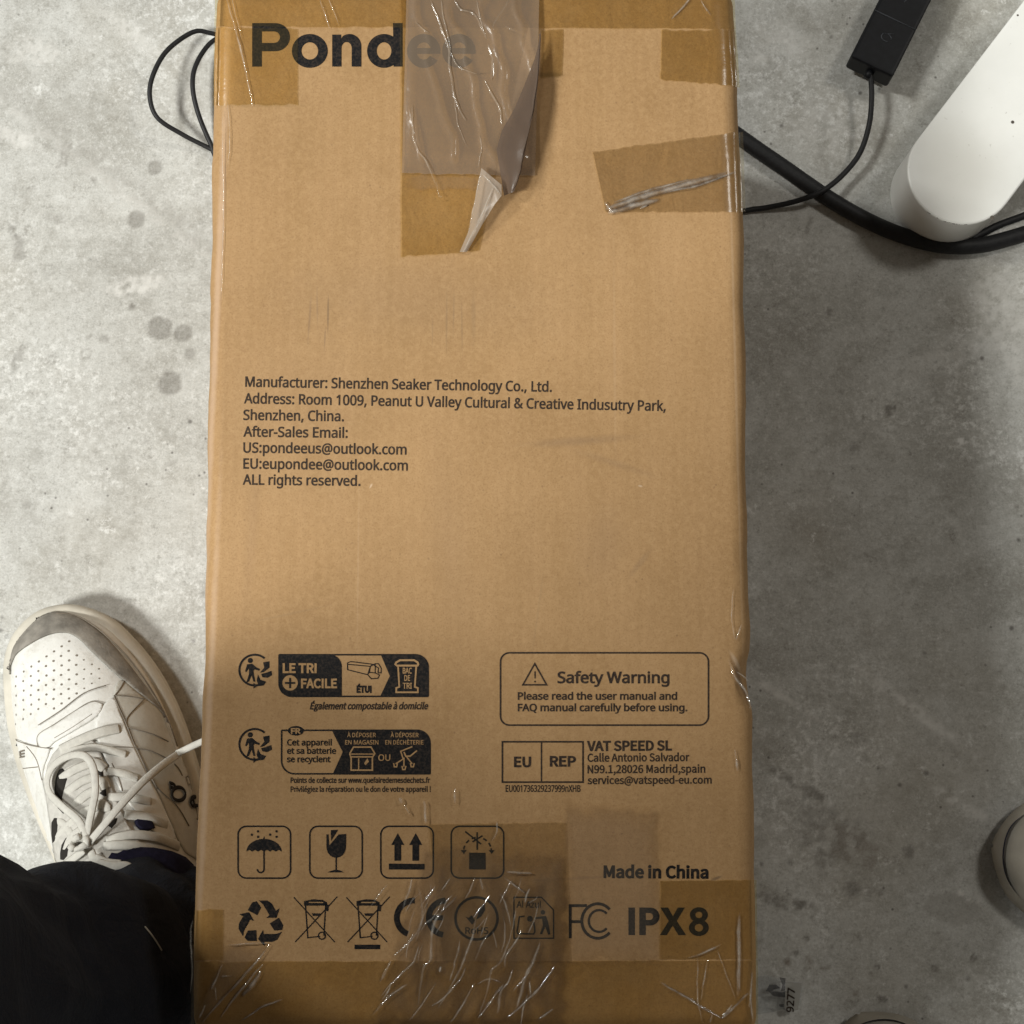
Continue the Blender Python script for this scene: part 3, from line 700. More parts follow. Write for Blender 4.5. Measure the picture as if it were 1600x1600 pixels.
# ---- creases: thin tent-shaped ridges of stretched film
def creases(name, lines, mat, lift=.0014, ht=.0022, jit=1.5):
    g = Geo(); sv = []
    for ln in lines:
        pts, wd = ln[0], ln[1] * 1.25; hh = ln[2] if len(ln) > 2 else ht
        P = catmull([Vector((a, b)) for a, b in pts], 6); N = len(P); vs = []; fs = []
        for i, q in enumerate(P):
            t = (P[min(i + 1, N - 1)] - P[max(i - 1, 0)]).normalized(); nn = Vector((-t.y, t.x))
            k = math.sin(math.pi * (i + .15) / (N - 1 + .3)) ** .6
            q = q + nn * jit * noise.noise(Vector((q.x * .06, q.y * .06, wd)))
            ww = wd * (.35 + .65 * k) * (1 + .4 * noise.noise(Vector((q.x * .1, q.y * .1, 5))))
            for s_ in (-1, -.75, -.5, -.25, 0, .25, .5, .75, 1):
                lump = 1 + .5 * noise.noise(Vector((q.x * .11, q.y * .11, wd * 3)))
                b = BX(q.x + nn.x * ww * s_ * .5, q.y + nn.y * ww * s_ * .5, lift + hh * lump * k * (.5 + .5 * math.cos(math.pi * s_)))
                vs.append(b); sv.append((.5 + .5 * math.cos(math.pi * s_)) * k * min(1, .75 * lump))
        for i in range(N - 1):
            for s_ in range(8): fs.append((i * 9 + s_, i * 9 + s_ + 1, (i + 1) * 9 + s_ + 1, (i + 1) * 9 + s_))
        g.add((vs, fs))
    o = g.build(name, mat, box)
    o.data.attributes.new('soft', 'FLOAT', 'POINT').data.foreach_set('value', sv)
    return o

# ---- crumpled clear film over the lower end
def ridge(x): return 1 - abs(2 * (x - math.floor(x)) - 1)
def crumple_h(u, v, q):
    a = q.x * .90 + q.y * .43; b = -q.x * .43 + q.y * .90
    wob = 26 * noise.noise(Vector((b * .012, a * .01, 2.2)))
    r1 = ridge((a + wob) / 37) ** 3; r2 = ridge((a * 1.1 - b * .25 + 1.4 * wob) / 61 + .3) ** 4
    m = .5 + .5 * noise.noise(Vector((b * .02, a * .03, 7)))
    n2 = noise.noise(Vector((q.x * .035, q.y * .02, 1))) * .5 + .5
    env = sstep(0, .25, v) * sstep(0, .14, u) * sstep(0, .14, 1 - u)
    return env * (.00012 * r1 * m + .0009 * n2)
sheet('crumpled_film', [(655, 1310), (892, 1330), (890, 1610), (575, 1610)], M['crumple'], .0018, 130, 130, crumple_h)
C = []
cz = lambda a, b: (580 + a * .2374, 1220 + b * .2375)
for pts, wd in (([(270, 640), (250, 720), (205, 850)], 5), ([(310, 700), (335, 820), (330, 930), (270, 1040), (150, 1160)], 5), ([(560, 760), (470, 860), (415, 940), (395, 1100), (390, 1180), (340, 1250), (310, 1480)], 6),
                ([(690, 900), (670, 1010), (640, 1100), (605, 1190), (540, 1330), (440, 1500)], 4.5), ([(935, 960), (900, 1080), (855, 1190), (790, 1250), (770, 1360), (710, 1550)], 4.5),
                ([(1110, 1060), (1080, 1160), (1020, 1280), (980, 1420), (960, 1500)], 6), ([(1210, 1220), (1100, 1370), (1000, 1470), (900, 1560)], 5), ([(860, 1350), (845, 1440), (830, 1530)], 6),
                ([(320, 1060), (280, 1190), (180, 1290), (60, 1420)], 4), ([(240, 1340), (120, 1420), (10, 1540)], 5), ([(620, 1230), (590, 1300), (490, 1420), (400, 1480)], 4), ([(460, 1220), (450, 1260)], 5),
                ([(850, 740), (890, 830), (920, 960)], 4), ([(880, 640), (1010, 740)], 4), ([(890, 600), (1060, 610)], 5), ([(345, 130), (355, 200), (360, 280)], 6), ([(550, 50), (548, 150)], 5), ([(185, 110), (200, 150)], 6), ([(830, 270), (825, 330), (790, 400)], 4),
                ([(720, 640), (735, 720)], 5), ([(520, 640), (460, 720)], 3), ([(130, 1180), (70, 1310)], 4), ([(930, 1240), (900, 1330), (850, 1390)], 4), ([(1040, 1320), (1050, 1420)], 4), ([(680, 1330), (600, 1480), (520, 1590)], 4),
                ([(220, 160), (255, 225)], 3), ([(800, 990), (830, 1100)], 3), ([(700, 1340), (780, 1300), (860, 1330)], 3), ([(1200, 1500), (1100, 1570)], 4), ([(430, 1330), (330, 1480), (250, 1580)], 3)):
    C.append(([cz(*q) for q in pts], wd * .95, .00075))
rr = random.Random(3)
for _ in range(34):
    x0 = rr.uniform(600, 860); y0 = rr.uniform(1370, 1560); L_ = rr.uniform(18, 60); a_ = rr.gauss(math.radians(118), .22)
    C.append(([(x0, y0), (x0 + L_ * .5 * math.cos(a_) + rr.uniform(-4, 4), y0 + L_ * .5 * math.sin(a_)), (x0 + L_ * math.cos(a_), min(1604, y0 + L_ * math.sin(a_)))], rr.uniform(1.6, 3.6), rr.uniform(.0003, .0007)))
creases('film_creases', C, M['crease'], .0026)
# lower right corner gathers
rz = lambda a, b: (1000 + a * .13746, 1380 + b * .1375)
creases('film_creases', [([rz(*q) for q in pts], wd * 1.1, .0006) for pts, wd in (([(655, 825), (655, 1000), (650, 1200), (660, 1380), (720, 1600)], 3), ([(770, 870), (730, 1100), (690, 1330)], 3), ([(230, 1130), (400, 1230), (640, 1370), (930, 1540)], 4),
          ([(880, 770), (980, 1030), (1090, 1320)], 2.5), ([(540, 850), (740, 790), (920, 690)], 3.5), ([(1130, 350), (1120, 600), (1125, 800), (1115, 1000), (1110, 1290)], 5.5), ([(1240, 1250), (1150, 1330), (940, 1540)], 4), ([(1280, 1000), (1260, 1300), (1290, 1560)], 4), ([(1050, 1380), (930, 1540)], 4), ([(1270, 1200), (1240, 1420)], 3), ([(830, 1480), (790, 1590)], 3))], M['crease'], .0013)
# lower left corner gathers
lz = lambda a, b: (290 + a * .1375, 1380 + b * .1375)
sheet('crumpled_film', [lz(470, 680), lz(960, 680), lz(180, 1590), lz(90, 1590)], M['tape2'], .0016, 12, 20)
sheet('crumpled_film', [lz(440, 690), lz(940, 670), lz(500, 1090), lz(360, 1060)], M['fold'], .0022, 10, 12) if False else None
creases('film_creases', [([lz(*q) for q in pts], wd * 1.1, .0006) for pts, wd in (([(420, 920), (340, 1100), (290, 1210)], 4), ([(960, 690), (760, 950), (500, 1230), (180, 1590)], 4), ([(880, 920), (700, 1130), (560, 1300), (400, 1530)], 4),
          ([(860, 1000), (740, 1180), (640, 1270)], 7), ([(1110, 1320), (900, 1390), (640, 1560)], 3), ([(220, 1380), (150, 1530)], 4), ([(330, 1180), (350, 1330)], 3), ([(480, 700), (700, 690), (940, 680)], 3), ([(80, 420), (60, 560), (70, 1000), (55, 1250)], 3), ([(400, 1050), (520, 1050)], 3))], M['crease'], .0018)
# right edge: wrinkled stretch wrap and the pinched fold at mid height
ez = lambda a, b: (1120 + a * .5, 800 + b * .5)
creases('film_creases', [([ez(*q) for q in pts], wd * 1.1, .0006) for pts, wd in (([(52, 240), (46, 320), (56, 400)], 2.5), ([(78, 350), (60, 400)], 2.5), ([(36, 460), (60, 520), (90, 560), (108, 620)], 4), ([(60, 500), (104, 528)], 2.5), ([(62, 770), (66, 810)], 4), ([(72, 1250), (70, 1400), (74, 1500)], 4), ([(58, 740), (62, 800)], 3))], M['crease'], .0012)
creases('film_creases', [([(946, 327), (1000, 308), (1060, 291), (1135, 270)], 11, .0011), ([(950, 332), (985, 322), (1030, 312)], 9, .001), ([(1040, 300), (1090, 290), (1150, 268)], 5, .0007), ([(945, 316), (958, 334)], 6, .001), ([(960, 316), (1010, 298), (1080, 280)], 5, .0008), ([(1000, 326), (1012, 322)], 4, .0008)], M['crease'], .0013)
# upper left: fine creases in the amber tape
creases('film_creases', [([(350, -15), (372, 60), (386, 120), (394, 166)], 4, .0008), ([(360, -10), (378, 60)], 2, .0008), ([(500, 0), (515, 45)], 3, .0007), ([(505, -20), (530, 40)], 2, .0007), ([(1050, 30), (1085, -10)], 4, .001), ([(1095, 0), (1110, 24)], 3, .001),
        ([(356, 160), (359, 220), (357, 262)], 2, .0006), ([(347, 170), (349, 320), (346, 470)], 2, .0005)], M['crease'], .0012)

# ---- the big milky loose tape at the upper end, with its folded flap
def milky_h(u, v, q):
    k = noise.noise(Vector((q.x * .012, q.y * .008, 4))) * .5 + .5
    r = ridge((q.x - .25 * q.y + 18 * noise.noise(Vector((q.x * .02, q.y * .02, 9)))) / 52) ** 5
    env = sstep(0, .06, u) * sstep(0, .10, 1 - v)
    return env * (.0022 * k + .0006 * r) * (1 + .9 * u)
sheet('loose_tape', [(636, -24), (843, -24), (836, 276), (628, 272)], M['milky'], .0016, 70, 90, milky_h, 1.5, 12)
sheet('loose_tape', [(629, 273.5), (836, 277.5), (833, 300), (628, 298)], M['tape2'], .0014, 20, 6, None, 5, 13)
tz = lambda a, b: (600 + a * .26247, b * .2625)
creases('tape_creases', [([tz(*q) for q in pts], wd * .75, .0005) for pts, wd in (([(275, 0), (330, 130), (380, 260), (390, 400), (430, 600), (490, 720)], 6), ([(390, 300), (440, 390), (520, 430), (610, 445)], 4.5), ([(420, 560), (440, 740), (500, 880)], 3), ([(340, 0), (350, 80), (400, 300)], 4),
          ([(420, 0), (460, 55), (540, 85), (600, 210)], 5), ([(555, 0), (570, 100), (610, 230)], 5), ([(620, 260), (650, 350), (640, 480)], 9), ([(600, 480), (640, 560), (690, 650), (700, 740)], 6), ([(165, 620), (180, 840), (250, 960), (310, 1110)], 5), ([(185, 130), (240, 180), (270, 195)], 4),
          ([(570, 800), (580, 880), (560, 1000)], 4), ([(700, 60), (650, 160), (680, 170)], 4), ([(720, 150), (790, 190)], 4), ([(310, 1080), (330, 1160), (350, 1165)], 4), ([(740, 0), (690, 90)], 5))], M['tcrease'], .0036)
def flap(name, prof, mat, nn=14, lab=None):
    """folded strip: rows of (left px, right px, left height, right height)"""
    rows = []
    for i in range(len(prof) - 1):
        for k in range(6):
            t = k / 6; rows.append([prof[i][c] * (1 - t) + prof[i + 1][c] * t for c in range(6)])
    rows.append(list(prof[-1])); vs = []; fs = []
    for r_ in rows:
        for i in range(nn + 1):
            u = i / nn; x = r_[0] * (1 - u) + r_[2] * u; y = r_[1] * (1 - u) + r_[3] * u
            z = r_[4] * (1 - u) + r_[5] * u + .0012 * math.sin(math.pi * u) + .0007 * noise.noise(Vector((x * .06, y * .04, 3)))
            vs.append(BX(x, y, max(z, .0013)))
    for j in range(len(rows) - 1):
        for i in range(nn):
            a = j * (nn + 1) + i; fs.append((a, a + nn + 1, a + nn + 2, a + 1))
    o = mesh(name, vs, fs, mat, box)
    if lab: o['label'] = lab
    return o
T2 = lambda a, b: tz(a, b)
def row(l, r_, zl, zr): return (*tz(*l), *tz(*r_), zl, zr)
flap('tape_flap', [row((905, 330), (935, 180), .006, .008), row((850, 470), (925, 400), .006, .012), row((780, 640), (900, 620), .006, .016), row((700, 780), (860, 790), .006, .018), row((670, 890), (830, 900), .006, .018), row((690, 1010), (810, 1000), .006, .016), row((715, 1165), (775, 1140), .005, .01)], M['flap'], 14, 'dark folded flap of loose tape')
flap('tape_flap', [row((580, 1000), (700, 1100), .006, .012), row((560, 1090), (700, 1165), .006, .013), row((535, 1230), (660, 1215), .005, .012), row((510, 1360), (580, 1345), .004, .008), row((450, 1500), (495, 1500), .0015, .002)], M['fold'], 12, 'pale pointed tip of loose tape')
creases('tape_creases', [([tz(*q) for q in pts], wd, .0012) for pts, wd in (([(590, 1040), (640, 1090), (700, 1165)], 4), ([(650, 1110), (600, 1240), (480, 1490)], 4), ([(580, 1020), (545, 1180), (500, 1400)], 3.5))], M['crease'], .013)
creases('tape_creases', [([tz(*q) for q in ((930, 200), (905, 520), (860, 760), (800, 1050), (760, 1140))], 3.5, .001)], M['flap'], .016)

# ------------------------------------------------------------------ cables, power brick, table foot
def cable(name, pxs, r, mat, z0=None, parent=None, n=10, zs=None):
    P = [PX(a, b, (z0 if zs is None else zs[i])) for i, (a, b) in enumerate(pxs)]
    P = catmull(P, 10)
    v, f = tube_geo(P, r, r, None, n)
    return mesh(name, v, f, mat, parent)
c1 = cable('thick_cable', [(980, 60), (1070, 150), (1160, 217), (1225, 262), (1290, 307), (1350, 342), (1410, 368), (1470, 383), (1525, 384), (1575, 373), (1640, 352), (1720, 320), (1900, 240), (2200, 60), (2500, -260)], .0062, M['black_rubber'], .0066, None, 14)
tag(c1, 'thick black rubber cable curving across the floor below the white foot', 'cable')
c2 = cable('thin_cable', [(1520, 372), (1560, 352), (1600, 337), (1660, 312), (1850, 225), (2150, 40)], .0028, M['black_rubber'], .003)
tag(c2, 'short stretch of thin dark cable behind the tip of the white foot', 'cable')
loop = [(430, 60), (360, 60), (330, 52), (302, 50), (262, 78), (240, 115), (234, 150), (246, 184), (285, 210), (328, 232), (380, 258), (450, 262)]
c3 = cable('thin_cable', loop, .0019, M['black_rubber'], None, None, 8, [.004, .006, .010, .016, .024, .028, .028, .024, .014, .006, .003, .003])
tag(c3, 'outer thin black cable, the wide loop at the upper left of the box', 'cable')
c4 = cable('thin_cable', [(420, 20), (360, 50), (328, 68), (306, 102), (301, 135), (309, 175), (327, 220), (350, 262), (420, 290)], .0019, M['black_rubber'], None, None, 8, [.003, .006, .012, .018, .020, .016, .008, .003, .003])
tag(c4, 'inner thin black cable bend, nested in the wider loop, beside the box', 'cable')

# power brick: rounded bar standing a little off the floor on its cable
def brick():
    bz = .030
    a = PX(1362, 104, bz); b = PX(1482, -135, bz); d = (b - a); L = d.length; d.normalize(); s = Vector((d.y, -d.x, 0))
    bm = bmesh.new(); bmesh.ops.create_cube(bm, size=1)
    for v in bm.verts: v.co = Vector((v.co.x * .036, v.co.y * L, v.co.z * .022))
    bmesh.ops.bevel(bm, geom=bm.edges, offset=.0025, segments=3, profile=.6, affect='EDGES')
    c = (a + b) / 2; c.z = bz - .011
    vs = []
    for v in bm.verts: vs.append(c + s * v.co.x + d * v.co.y + Vector((0, 0, v.co.z)))
    bm.verts.index_update(); fs = [tuple(v.index for v in f.verts) for f in bm.faces]; bm.free()
    o = mesh('power_adapter', vs, fs, M['black_plastic'], None, False)
    tag(o, 'long black plastic power adapter lying beside the white foot, thin lead from its end', 'power adapter')
    zt = c.z + .0112
    q = lambda u, v_, zz: c + s * u + d * (-L / 2 + v_) + Vector((0, 0, zz - c.z))
    # joint line and moulded mark
    g = Geo(); P = [q(-.0172, .042, zt), q(.0172, .042, zt)]; g.add(tube_geo(P, .00045, .0003, None, 6)); g.build('seam', M['seamgrey'], o)
    g = Geo()
    g.add(tube_geo([q(.004 * math.cos(t / 10 * 5.4), .026 + .003 * math.sin(t / 10 * 5.4), zt) for t in range(11)], .0004, .0003, None, 6))
    g.add(tube_geo([q(-.004, .0275, zt), q(.004, .031, zt)], .0004, .0003, None, 6))
    g.add(tube_geo([q(.0, .058, zt), q(.003, .066, zt), q(-.001, .07, zt)], .0004, .0003, None, 6)); g.build('moulded_mark', M['seamgrey'], o)
    # cord with strain relief
    tip = q(.001, .0, c.z + .002)
    g = Geo(); g.add(tube_geo([tip + d * .002, tip - d * .006], .0032, .0032, None, 10)); g.build('strain_relief', M['black_plastic'], o)
    P = [tip] + [PX(x, y, z_) for x, y, z_ in ((1362, 150, .022), (1358, 195, .018), (1343, 240, .0145), (1315, 275, .013), (1282, 300, .0155), (1245, 314, .010), (1200, 324, .004), (1165, 329, .003), (1080, 345, .003), (1000, 350, .003))]
    v, f = tube_geo(catmull(P, 8), .0021, .0021, None, 8); mesh('cord', v, f, M['black_rubber'], o)
M['seamgrey'] = simple('worn_black_edge', (.06, .065, .075), .5, .3)
brick()

# white foot of a table: long flat bar with a round end
def table_foot():
    h = .058
    tipc = PX(1503, 268, h); far = PX(1503 + 600, 268 - 790, h)
    d = (far - tipc).normalized(); L = .95; s = Vector((d.y, -d.x, 0)); rad = .0405
    def outline(r, z, o=0.0):
        pts = []
        for k in range(25):
            g = math.pi / 2 + math.pi * k / 24
            pts.append(tipc + d * (r * math.cos(g)) + s * (r * math.sin(g)))
        for k in range(25):
            g = -math.pi / 2 + math.pi * k / 24
            pts.append(tipc + d * (L + r * math.cos(g)) + s * (r * math.sin(g)))
        return [Vector((p.x, p.y, z)) for p in pts]
    prof = [(rad - .003, .0), (rad, .002), (rad, .02), (rad, .04), (rad, h - .0012), (rad - .0005, h - .0004), (rad - .0014, h)]
    vs = []; fs = []
    for r, z in prof: vs += outline(r, z)
    N = 50
    for j in range(len(prof) - 1):
        for k in range(N): fs.append((j * N + k, j * N + (k + 1) % N, (j + 1) * N + (k + 1) % N, (j + 1) * N + k))
    fs.append(tuple((len(prof) - 1) * N + k for k in range(N)))
    o = mesh('table_foot', vs, fs, M['foot_paint'], None, False, True)
    o.data.set_sharp_from_angle(angle=math.radians(22))
    for p_ in o.data.polygons: p_.use_smooth = True
    tag(o, 'white painted metal table foot with a rounded scuffed end, running off the upper right corner', 'table foot')
    # chipped weld seam round the end
    g = Geo()
    for k in range(16):
        a = math.radians(118 + 4.0 * k + random.uniform(-1.5, 1.5)); a2 = a + math.radians(random.uniform(2, 5.5))
        P = [tipc + d * ((rad - .0006) * math.cos(a + (a2 - a) * t / 4)) + s * ((rad - .0006) * math.sin(a + (a2 - a) * t / 4)) for t in range(5)]
        P = [Vector((q.x, q.y, h - .0011 + random.uniform(-.0003, .0003))) for q in P]
        if k > 3: g.add(tube_geo(P, random.uniform(.0003, .0007), .0004, None, 6))
    g.build('chipped_edge', M['chip'], o)
    g = Geo()
    for (px, py, r) in ((1582, 191, .0013), (1550, 340, .0016), (1590, 24, .0008)):
        P = PX(px, py, h); g.add(([P + Vector((r * math.cos(t * .785), r * math.sin(t * .785), .0003)) for t in range(8)], [tuple(range(8))]))
    g.build('paint_chip', M['chip'], o)
M['chip'] = simple('bare_chipped_metal', (.10, .085, .07), .6, .3, .4, 400)
t_ = NT('foot_paint'); n1, n2 = t_.noise(14, 4), t_.noise(240, 4)
cc = t_.mix(t_.rng(n1, .3, .7), (.72, .72, .69), (.82, .82, .79))
cc = t_.mix(t_.math('MULTIPLY', t_.rng(n2, .68, .74), .5), cc, (.4, .38, .34))
pq = PX(1500, 270, .058)
cc = t_.mix(t_.math('MULTIPLY', t_.blob(pq, .028, .032, 0, .5, .8, t_.noise(40, 3)), .5), cc, (.46, .44, .39))
t_.bump(t_.noise(500, 3), .1, .0006); M['foot_paint'] = t_.done(cc, .38, .45)
table_foot()

# clear scrap with printed digits by the lower end of the box
def scrap():
    def Q(a, b): return (1160 + a * .1625, 1500 + b * .1626)
    pl = [Q(*q) for q in ((140, 160), (250, 140), (420, 205), (580, 215), (560, 400), (530, 480), (440, 500), (400, 470), (290, 500), (110, 520), (130, 300))]
    def H(a, b): return .004 + .003 * noise.noise(Vector((a * .05, b * .05, 1)))
    cx = sum(q[0] for q in pl) / len(pl); cy = sum(q[1] for q in pl) / len(pl)
    vs = [PX(cx, cy, .007)]; fs = []; N = len(pl)
    for r_ in (.35, .7, 1.0):
        for q in pl: a, b = cx + (q[0] - cx) * r_, cy + (q[1] - cy) * r_; vs.append(PX(a, b, max(.0015, H(a, b) * (1.3 - .6 * r_))))
    for k in range(N): fs.append((0, 1 + k, 1 + (k + 1) % N))
    for j in range(2):
        for k in range(N): fs.append((1 + j * N + k, 1 + (j + 1) * N + k, 1 + (j + 1) * N + (k + 1) % N, 1 + j * N + (k + 1) % N))
    o = mesh('film_scrap', vs, fs, M['scrapfilm']); tag(o, 'scrap of clear printed film with the digits 9277 on the floor by the box corner', 'film scrap')
    v = []; f = []
    st = [Q(*q) for q in ((418, 210), (575, 222), (535, 478), (442, 500), (408, 450))]
    mesh('number_strip', [PX(a, b, .0092) for a, b in st], [tuple(range(5))], M['scrappaper'], o, False)
    P = Print(); P.text('9277', Q(490, 505), Q(505, 270), 11, .02)
    mesh('printed_digits', [PX(a, b, .0096) for a, b in P.v], P.f, M['ink2'], o, False, True)
    P = Print(); P.fill([Q(*q) for q in ((225, 300), (260, 235), (330, 240), (365, 270), (300, 285), (290, 300))]); P.fill([Q(*q) for q in ((355, 165), (415, 175), (412, 290), (365, 300), (385, 240))]); P.fill([Q(*q) for q in ((250, 300), (412, 305), (412, 360), (300, 350))]); P.fill([Q(*q) for q in ((350, 425), (400, 420), (398, 455), (360, 450))])
    mesh('printed_blotch', [PX(a, b, .0092) for a, b in P.v], P.f, M['blotch'], o, False, True)
M['blotch'] = film('thin_print', (.45, .45, .46), .25, (.06, .06, .065), .4, .4)
M['scrapfilm'] = film('scrap_film', (.93, .94, .95), .18, (.5, .52, .53), .2, .8, 60, .4)
M['scrappaper'] = film('scrap_strip', (.9, .9, .9), .6, (.42, .41, .37), .3, .6)
scrap()

# ------------------------------------------------------------------ sneakers
def leather(name, lo, hi, dirt):
    t = NT(name); n1, n2, n3 = t.noise(28, 5, .65), t.noise(85, 5, .7), t.noise(420, 3, .7)
    c = t.mix(t.rng(n1, .3, .7), lo, hi)
    c = t.mix(t.math('MULTIPLY', t.rng(n2, .5, .68), dirt), c, (.34, .30, .235))
    c = t.mix(t.math('MULTIPLY', t.rng(n3, .60, .70), dirt * .7), c, (.30, .27, .22))
    t.bump(t.math('ADD', t.math('MULTIPLY', n3, .4), n2), .3, .0009)
    return t.done(c, .55, .3)
M['leather'] = leather('white_leather', (.66, .65, .61), (.77, .76, .73), .32)
M['leather2'] = leather('worn_white_leather', (.45, .43, .38), (.55, .525, .465), .4)
M['suede'] = simple('grey_suede', (.265, .245, .215), .9, .1, .3, 90, .5, 500)
M['sole'] = simple('cream_rubber', (.56, .525, .45), .65, .25, .14, 50, .2, 300)
M['seam'] = simple('stitch_groove', (.22, .19, .155), .8, .1)
M['lace'] = simple('white_lace', (.58, .56, .51), .85, .1, .08, 300, .6, 1500)
M['tongue'] = simple('pale_mesh_tongue', (.52, .50, .46), .9, .1, .12, 200, .6, 900)
M['hole'] = simple('dark_gap', (.03, .027, .024), .9, .1)
M['navy'] = simple('navy_lining', (.015, .014, .03), .9, .1, .3, 300)
M['black_cloth'] = None
t_ = NT('black_cloth'); n1 = t_.noise(30, 4); t_.bump(t_.math('ADD', t_.noise(22, 5, .6, 1.2), t_.math('MULTIPLY', t_.noise(900, 2), .12)), .7, .012)
M['black_cloth'] = t_.done(t_.mix(n1, (.010, .011, .015), (.022, .024, .032)), .9, .12)
M['taupe'] = simple('taupe_leather', (.36, .335, .285), .65, .25, .12, 50, .2, 400)
M['navy_sole'] = simple('navy_rubber', (.02, .02, .035), .6, .3, .2)

HT = ([0, .010, .022, .04, .07, .10, .13, .16, .20, .24, .28, .32], [.004, .017, .026, .033, .038, .047, .060, .075, .092, .094, .088, .06])
class Shoe:
    def __init__(s, outline, tip, heel, parent, mats, name='sneaker', zs=.026, ins=.0065, sin=0.0):
        s.mats = mats
        O = [Vector((p.x, p.y)) for p in outline]
        s.tip = Vector((tip.x, tip.y)); ax_ = Vector((heel.x - tip.x, heel.y - tip.y)); s.L = ax_.length; s.d = ax_.normalized(); s.s = Vector((-s.d.y, s.d.x))
        O = catmull(O, 5, True); N = len(O); s.O = O
        area = sum(O[i].x * O[(i + 1) % N].y - O[(i + 1) % N].x * O[i].y for i in range(N))
        sg = 1 if area > 0 else -1
        nr = []
        for i in range(N):
            t = (O[(i + 1) % N] - O[i - 1]).normalized(); nr.append(Vector((t.y, -t.x)) * sg)
        # upper
        uv = [((p - s.tip).dot(s.d), (p - s.tip).dot(s.s)) for p in O]
        def ext(u):
            c = []
            for i in range(N):
                a, b = uv[i], uv[(i + 1) % N]
                if (a[0] - u) * (b[0] - u) <= 0 and abs(a[0] - b[0]) > 1e-9:
                    c.append(a[1] + (b[1] - a[1]) * (u - a[0]) / (b[0] - a[0]))
            return (min(c), max(c)) if len(c) >= 2 else None
        umin = min(a[0] for a in uv); umax = max(a[0] for a in uv)
        NU, NV = 90, 48; vs = []; fs = []
        u0, u1 = umin + ins, umax - ins
        for i in range(NU + 1):
            u = u0 + (u1 - u0) * (1 - math.cos(math.pi * i / NU)) / 2
            e = ext(u) or (0, 0)
            # inset measured from the rim: the outline drawn in by ins
            a, b = e[0] + ins, e[1] - ins
            k = min(1, max(0, (u - u0) / .02)); k2 = min(1, max(0, (u1 - u) / .02))
            shrink = math.sqrt(max(0, 1 - (1 - k) ** 2)) * math.sqrt(max(0, 1 - (1 - k2) ** 2))
            m = (a + b) / 2; hw = max(.0005, (b - a) / 2 * (.25 + .75 * shrink) if min(k, k2) < 1 else (b - a) / 2)
            H = interp(u - umin, HT[0], HT[1])
            for j in range(NV + 1):
                q = -1 + 2 * j / NV; q = math.sin(q * math.pi / 2)
                pr = max(0, 1 - abs(q) ** 2.4) ** .62
                w_ = hw * q
                p2 = s.tip + s.d * u + s.s * (m + w_)
                z = zs - .003 + H * pr
                z += .0006 * noise.noise(Vector((p2.x * 60, p2.y * 60, 1)))
                vs.append(Vector((p2.x, p2.y, z)))
        W_ = NV + 1
        for i in range(NU):
            for j in range(NV): fs.append((i * W_ + j, i * W_ + j + 1, (i + 1) * W_ + j + 1, (i + 1) * W_ + j))
        s.bvh = BVHTree.FromPolygons(vs, fs)
        s.upper = mesh(name, vs, fs, mats['upper'], parent, True, True)
        # sole
        prof = [(-.006, 0), (-.001, .003), (0, .008), (-.0012, .0125), (-.0022, .0135), (-.0008, .0145), (0, .020), (-.001, zs - .001), (-.0045, zs + .0015), (-.009, zs + .001)]
        sv = []; sf = []
        for o_, z in prof:
            for i in range(N):
                p = O[i] + nr[i] * (o_ - sin); zz = z
                u = uv[i][0] - umin; zz = z + .006 * (1 - min(1, u / .06)) ** 2  # toe spring
                sv.append(Vector((p.x, p.y, zz)))
        for j in range(len(prof) - 1):
            for i in range(N): sf.append((j * N + i, j * N + (i + 1) % N, (j + 1) * N + (i + 1) % N, (j + 1) * N + i))
        sf.append(tuple((len(prof) - 1) * N + i for i in range(N))); sf.append(tuple(range(N - 1, -1, -1)))
        s.sole = mesh('sole', sv, sf, mats['sole'], s.upper, True, True)
    def hit(s, px, py, lift=0.0):
        o = Vector((0, 0, CAM_H)); d = ray(px, py).normalized()
        h = s.bvh.ray_cast(o, d)
        if h[0] is None:
            nr = s.bvh.find_nearest(PX(px, py, .035)); p, n_ = nr[0], nr[1]
        else: p, n_ = h[0], h[1]
        if n_.z < 0: n_ = -n_
        return p + n_ * lift, n_
    def panel(s, pts, mat, name, lift=.0012, sm=4, sub=5.0):
        P = [tuple(q) for q in catmull([Vector(q) for q in pts], sm, True)] if sm else pts
        bm = bmesh.new(); ls = [Vector((a[0], a[1], 0)) for a in P]
        bvv = [bm.verts.new(v) for v in ls]
        for t in geometry.tessellate_polygon([ls]):
            try: bm.faces.new([bvv[i] for i in t])
            except ValueError: pass
        for _ in range(6):
            e = [x for x in bm.edges if x.calc_length() > sub]
            if not e: break
            bmesh.ops.subdivide_edges(bm, edges=e, cuts=1, use_grid_fill=False); bmesh.ops.triangulate(bm, faces=bm.faces)
        bmesh.ops.recalc_face_normals(bm, faces=bm.faces)
        bm.verts.index_update()
        vs = [s.hit(v.co.x, v.co.y, lift)[0] for v in bm.verts]; fs = [tuple(v.index for v in f.verts) for f in bm.faces]; bm.free()
        o = mesh(name, vs, fs, mat, s.upper, True, True)
        # rim down to the surface gives the piece its thickness
        md = o.modifiers.new('thickness', 'SOLIDIFY'); md.thickness = lift * .9; md.offset = -1
        z = sum(p.normal.z for p in o.data.polygons)
        if z < 0: o.data.flip_normals()
        return o
    def line(s, g, pts, wd=.0006, lift=.0006, ht=.0004, sm=6):
        P = catmull([Vector(q) for q in pts], sm); R_ = [s.hit(q.x, q.y, lift) for q in P]
        g.add(tube_geo([r_[0] for r_ in R_], wd, ht, [r_[1] for r_ in R_], 6))
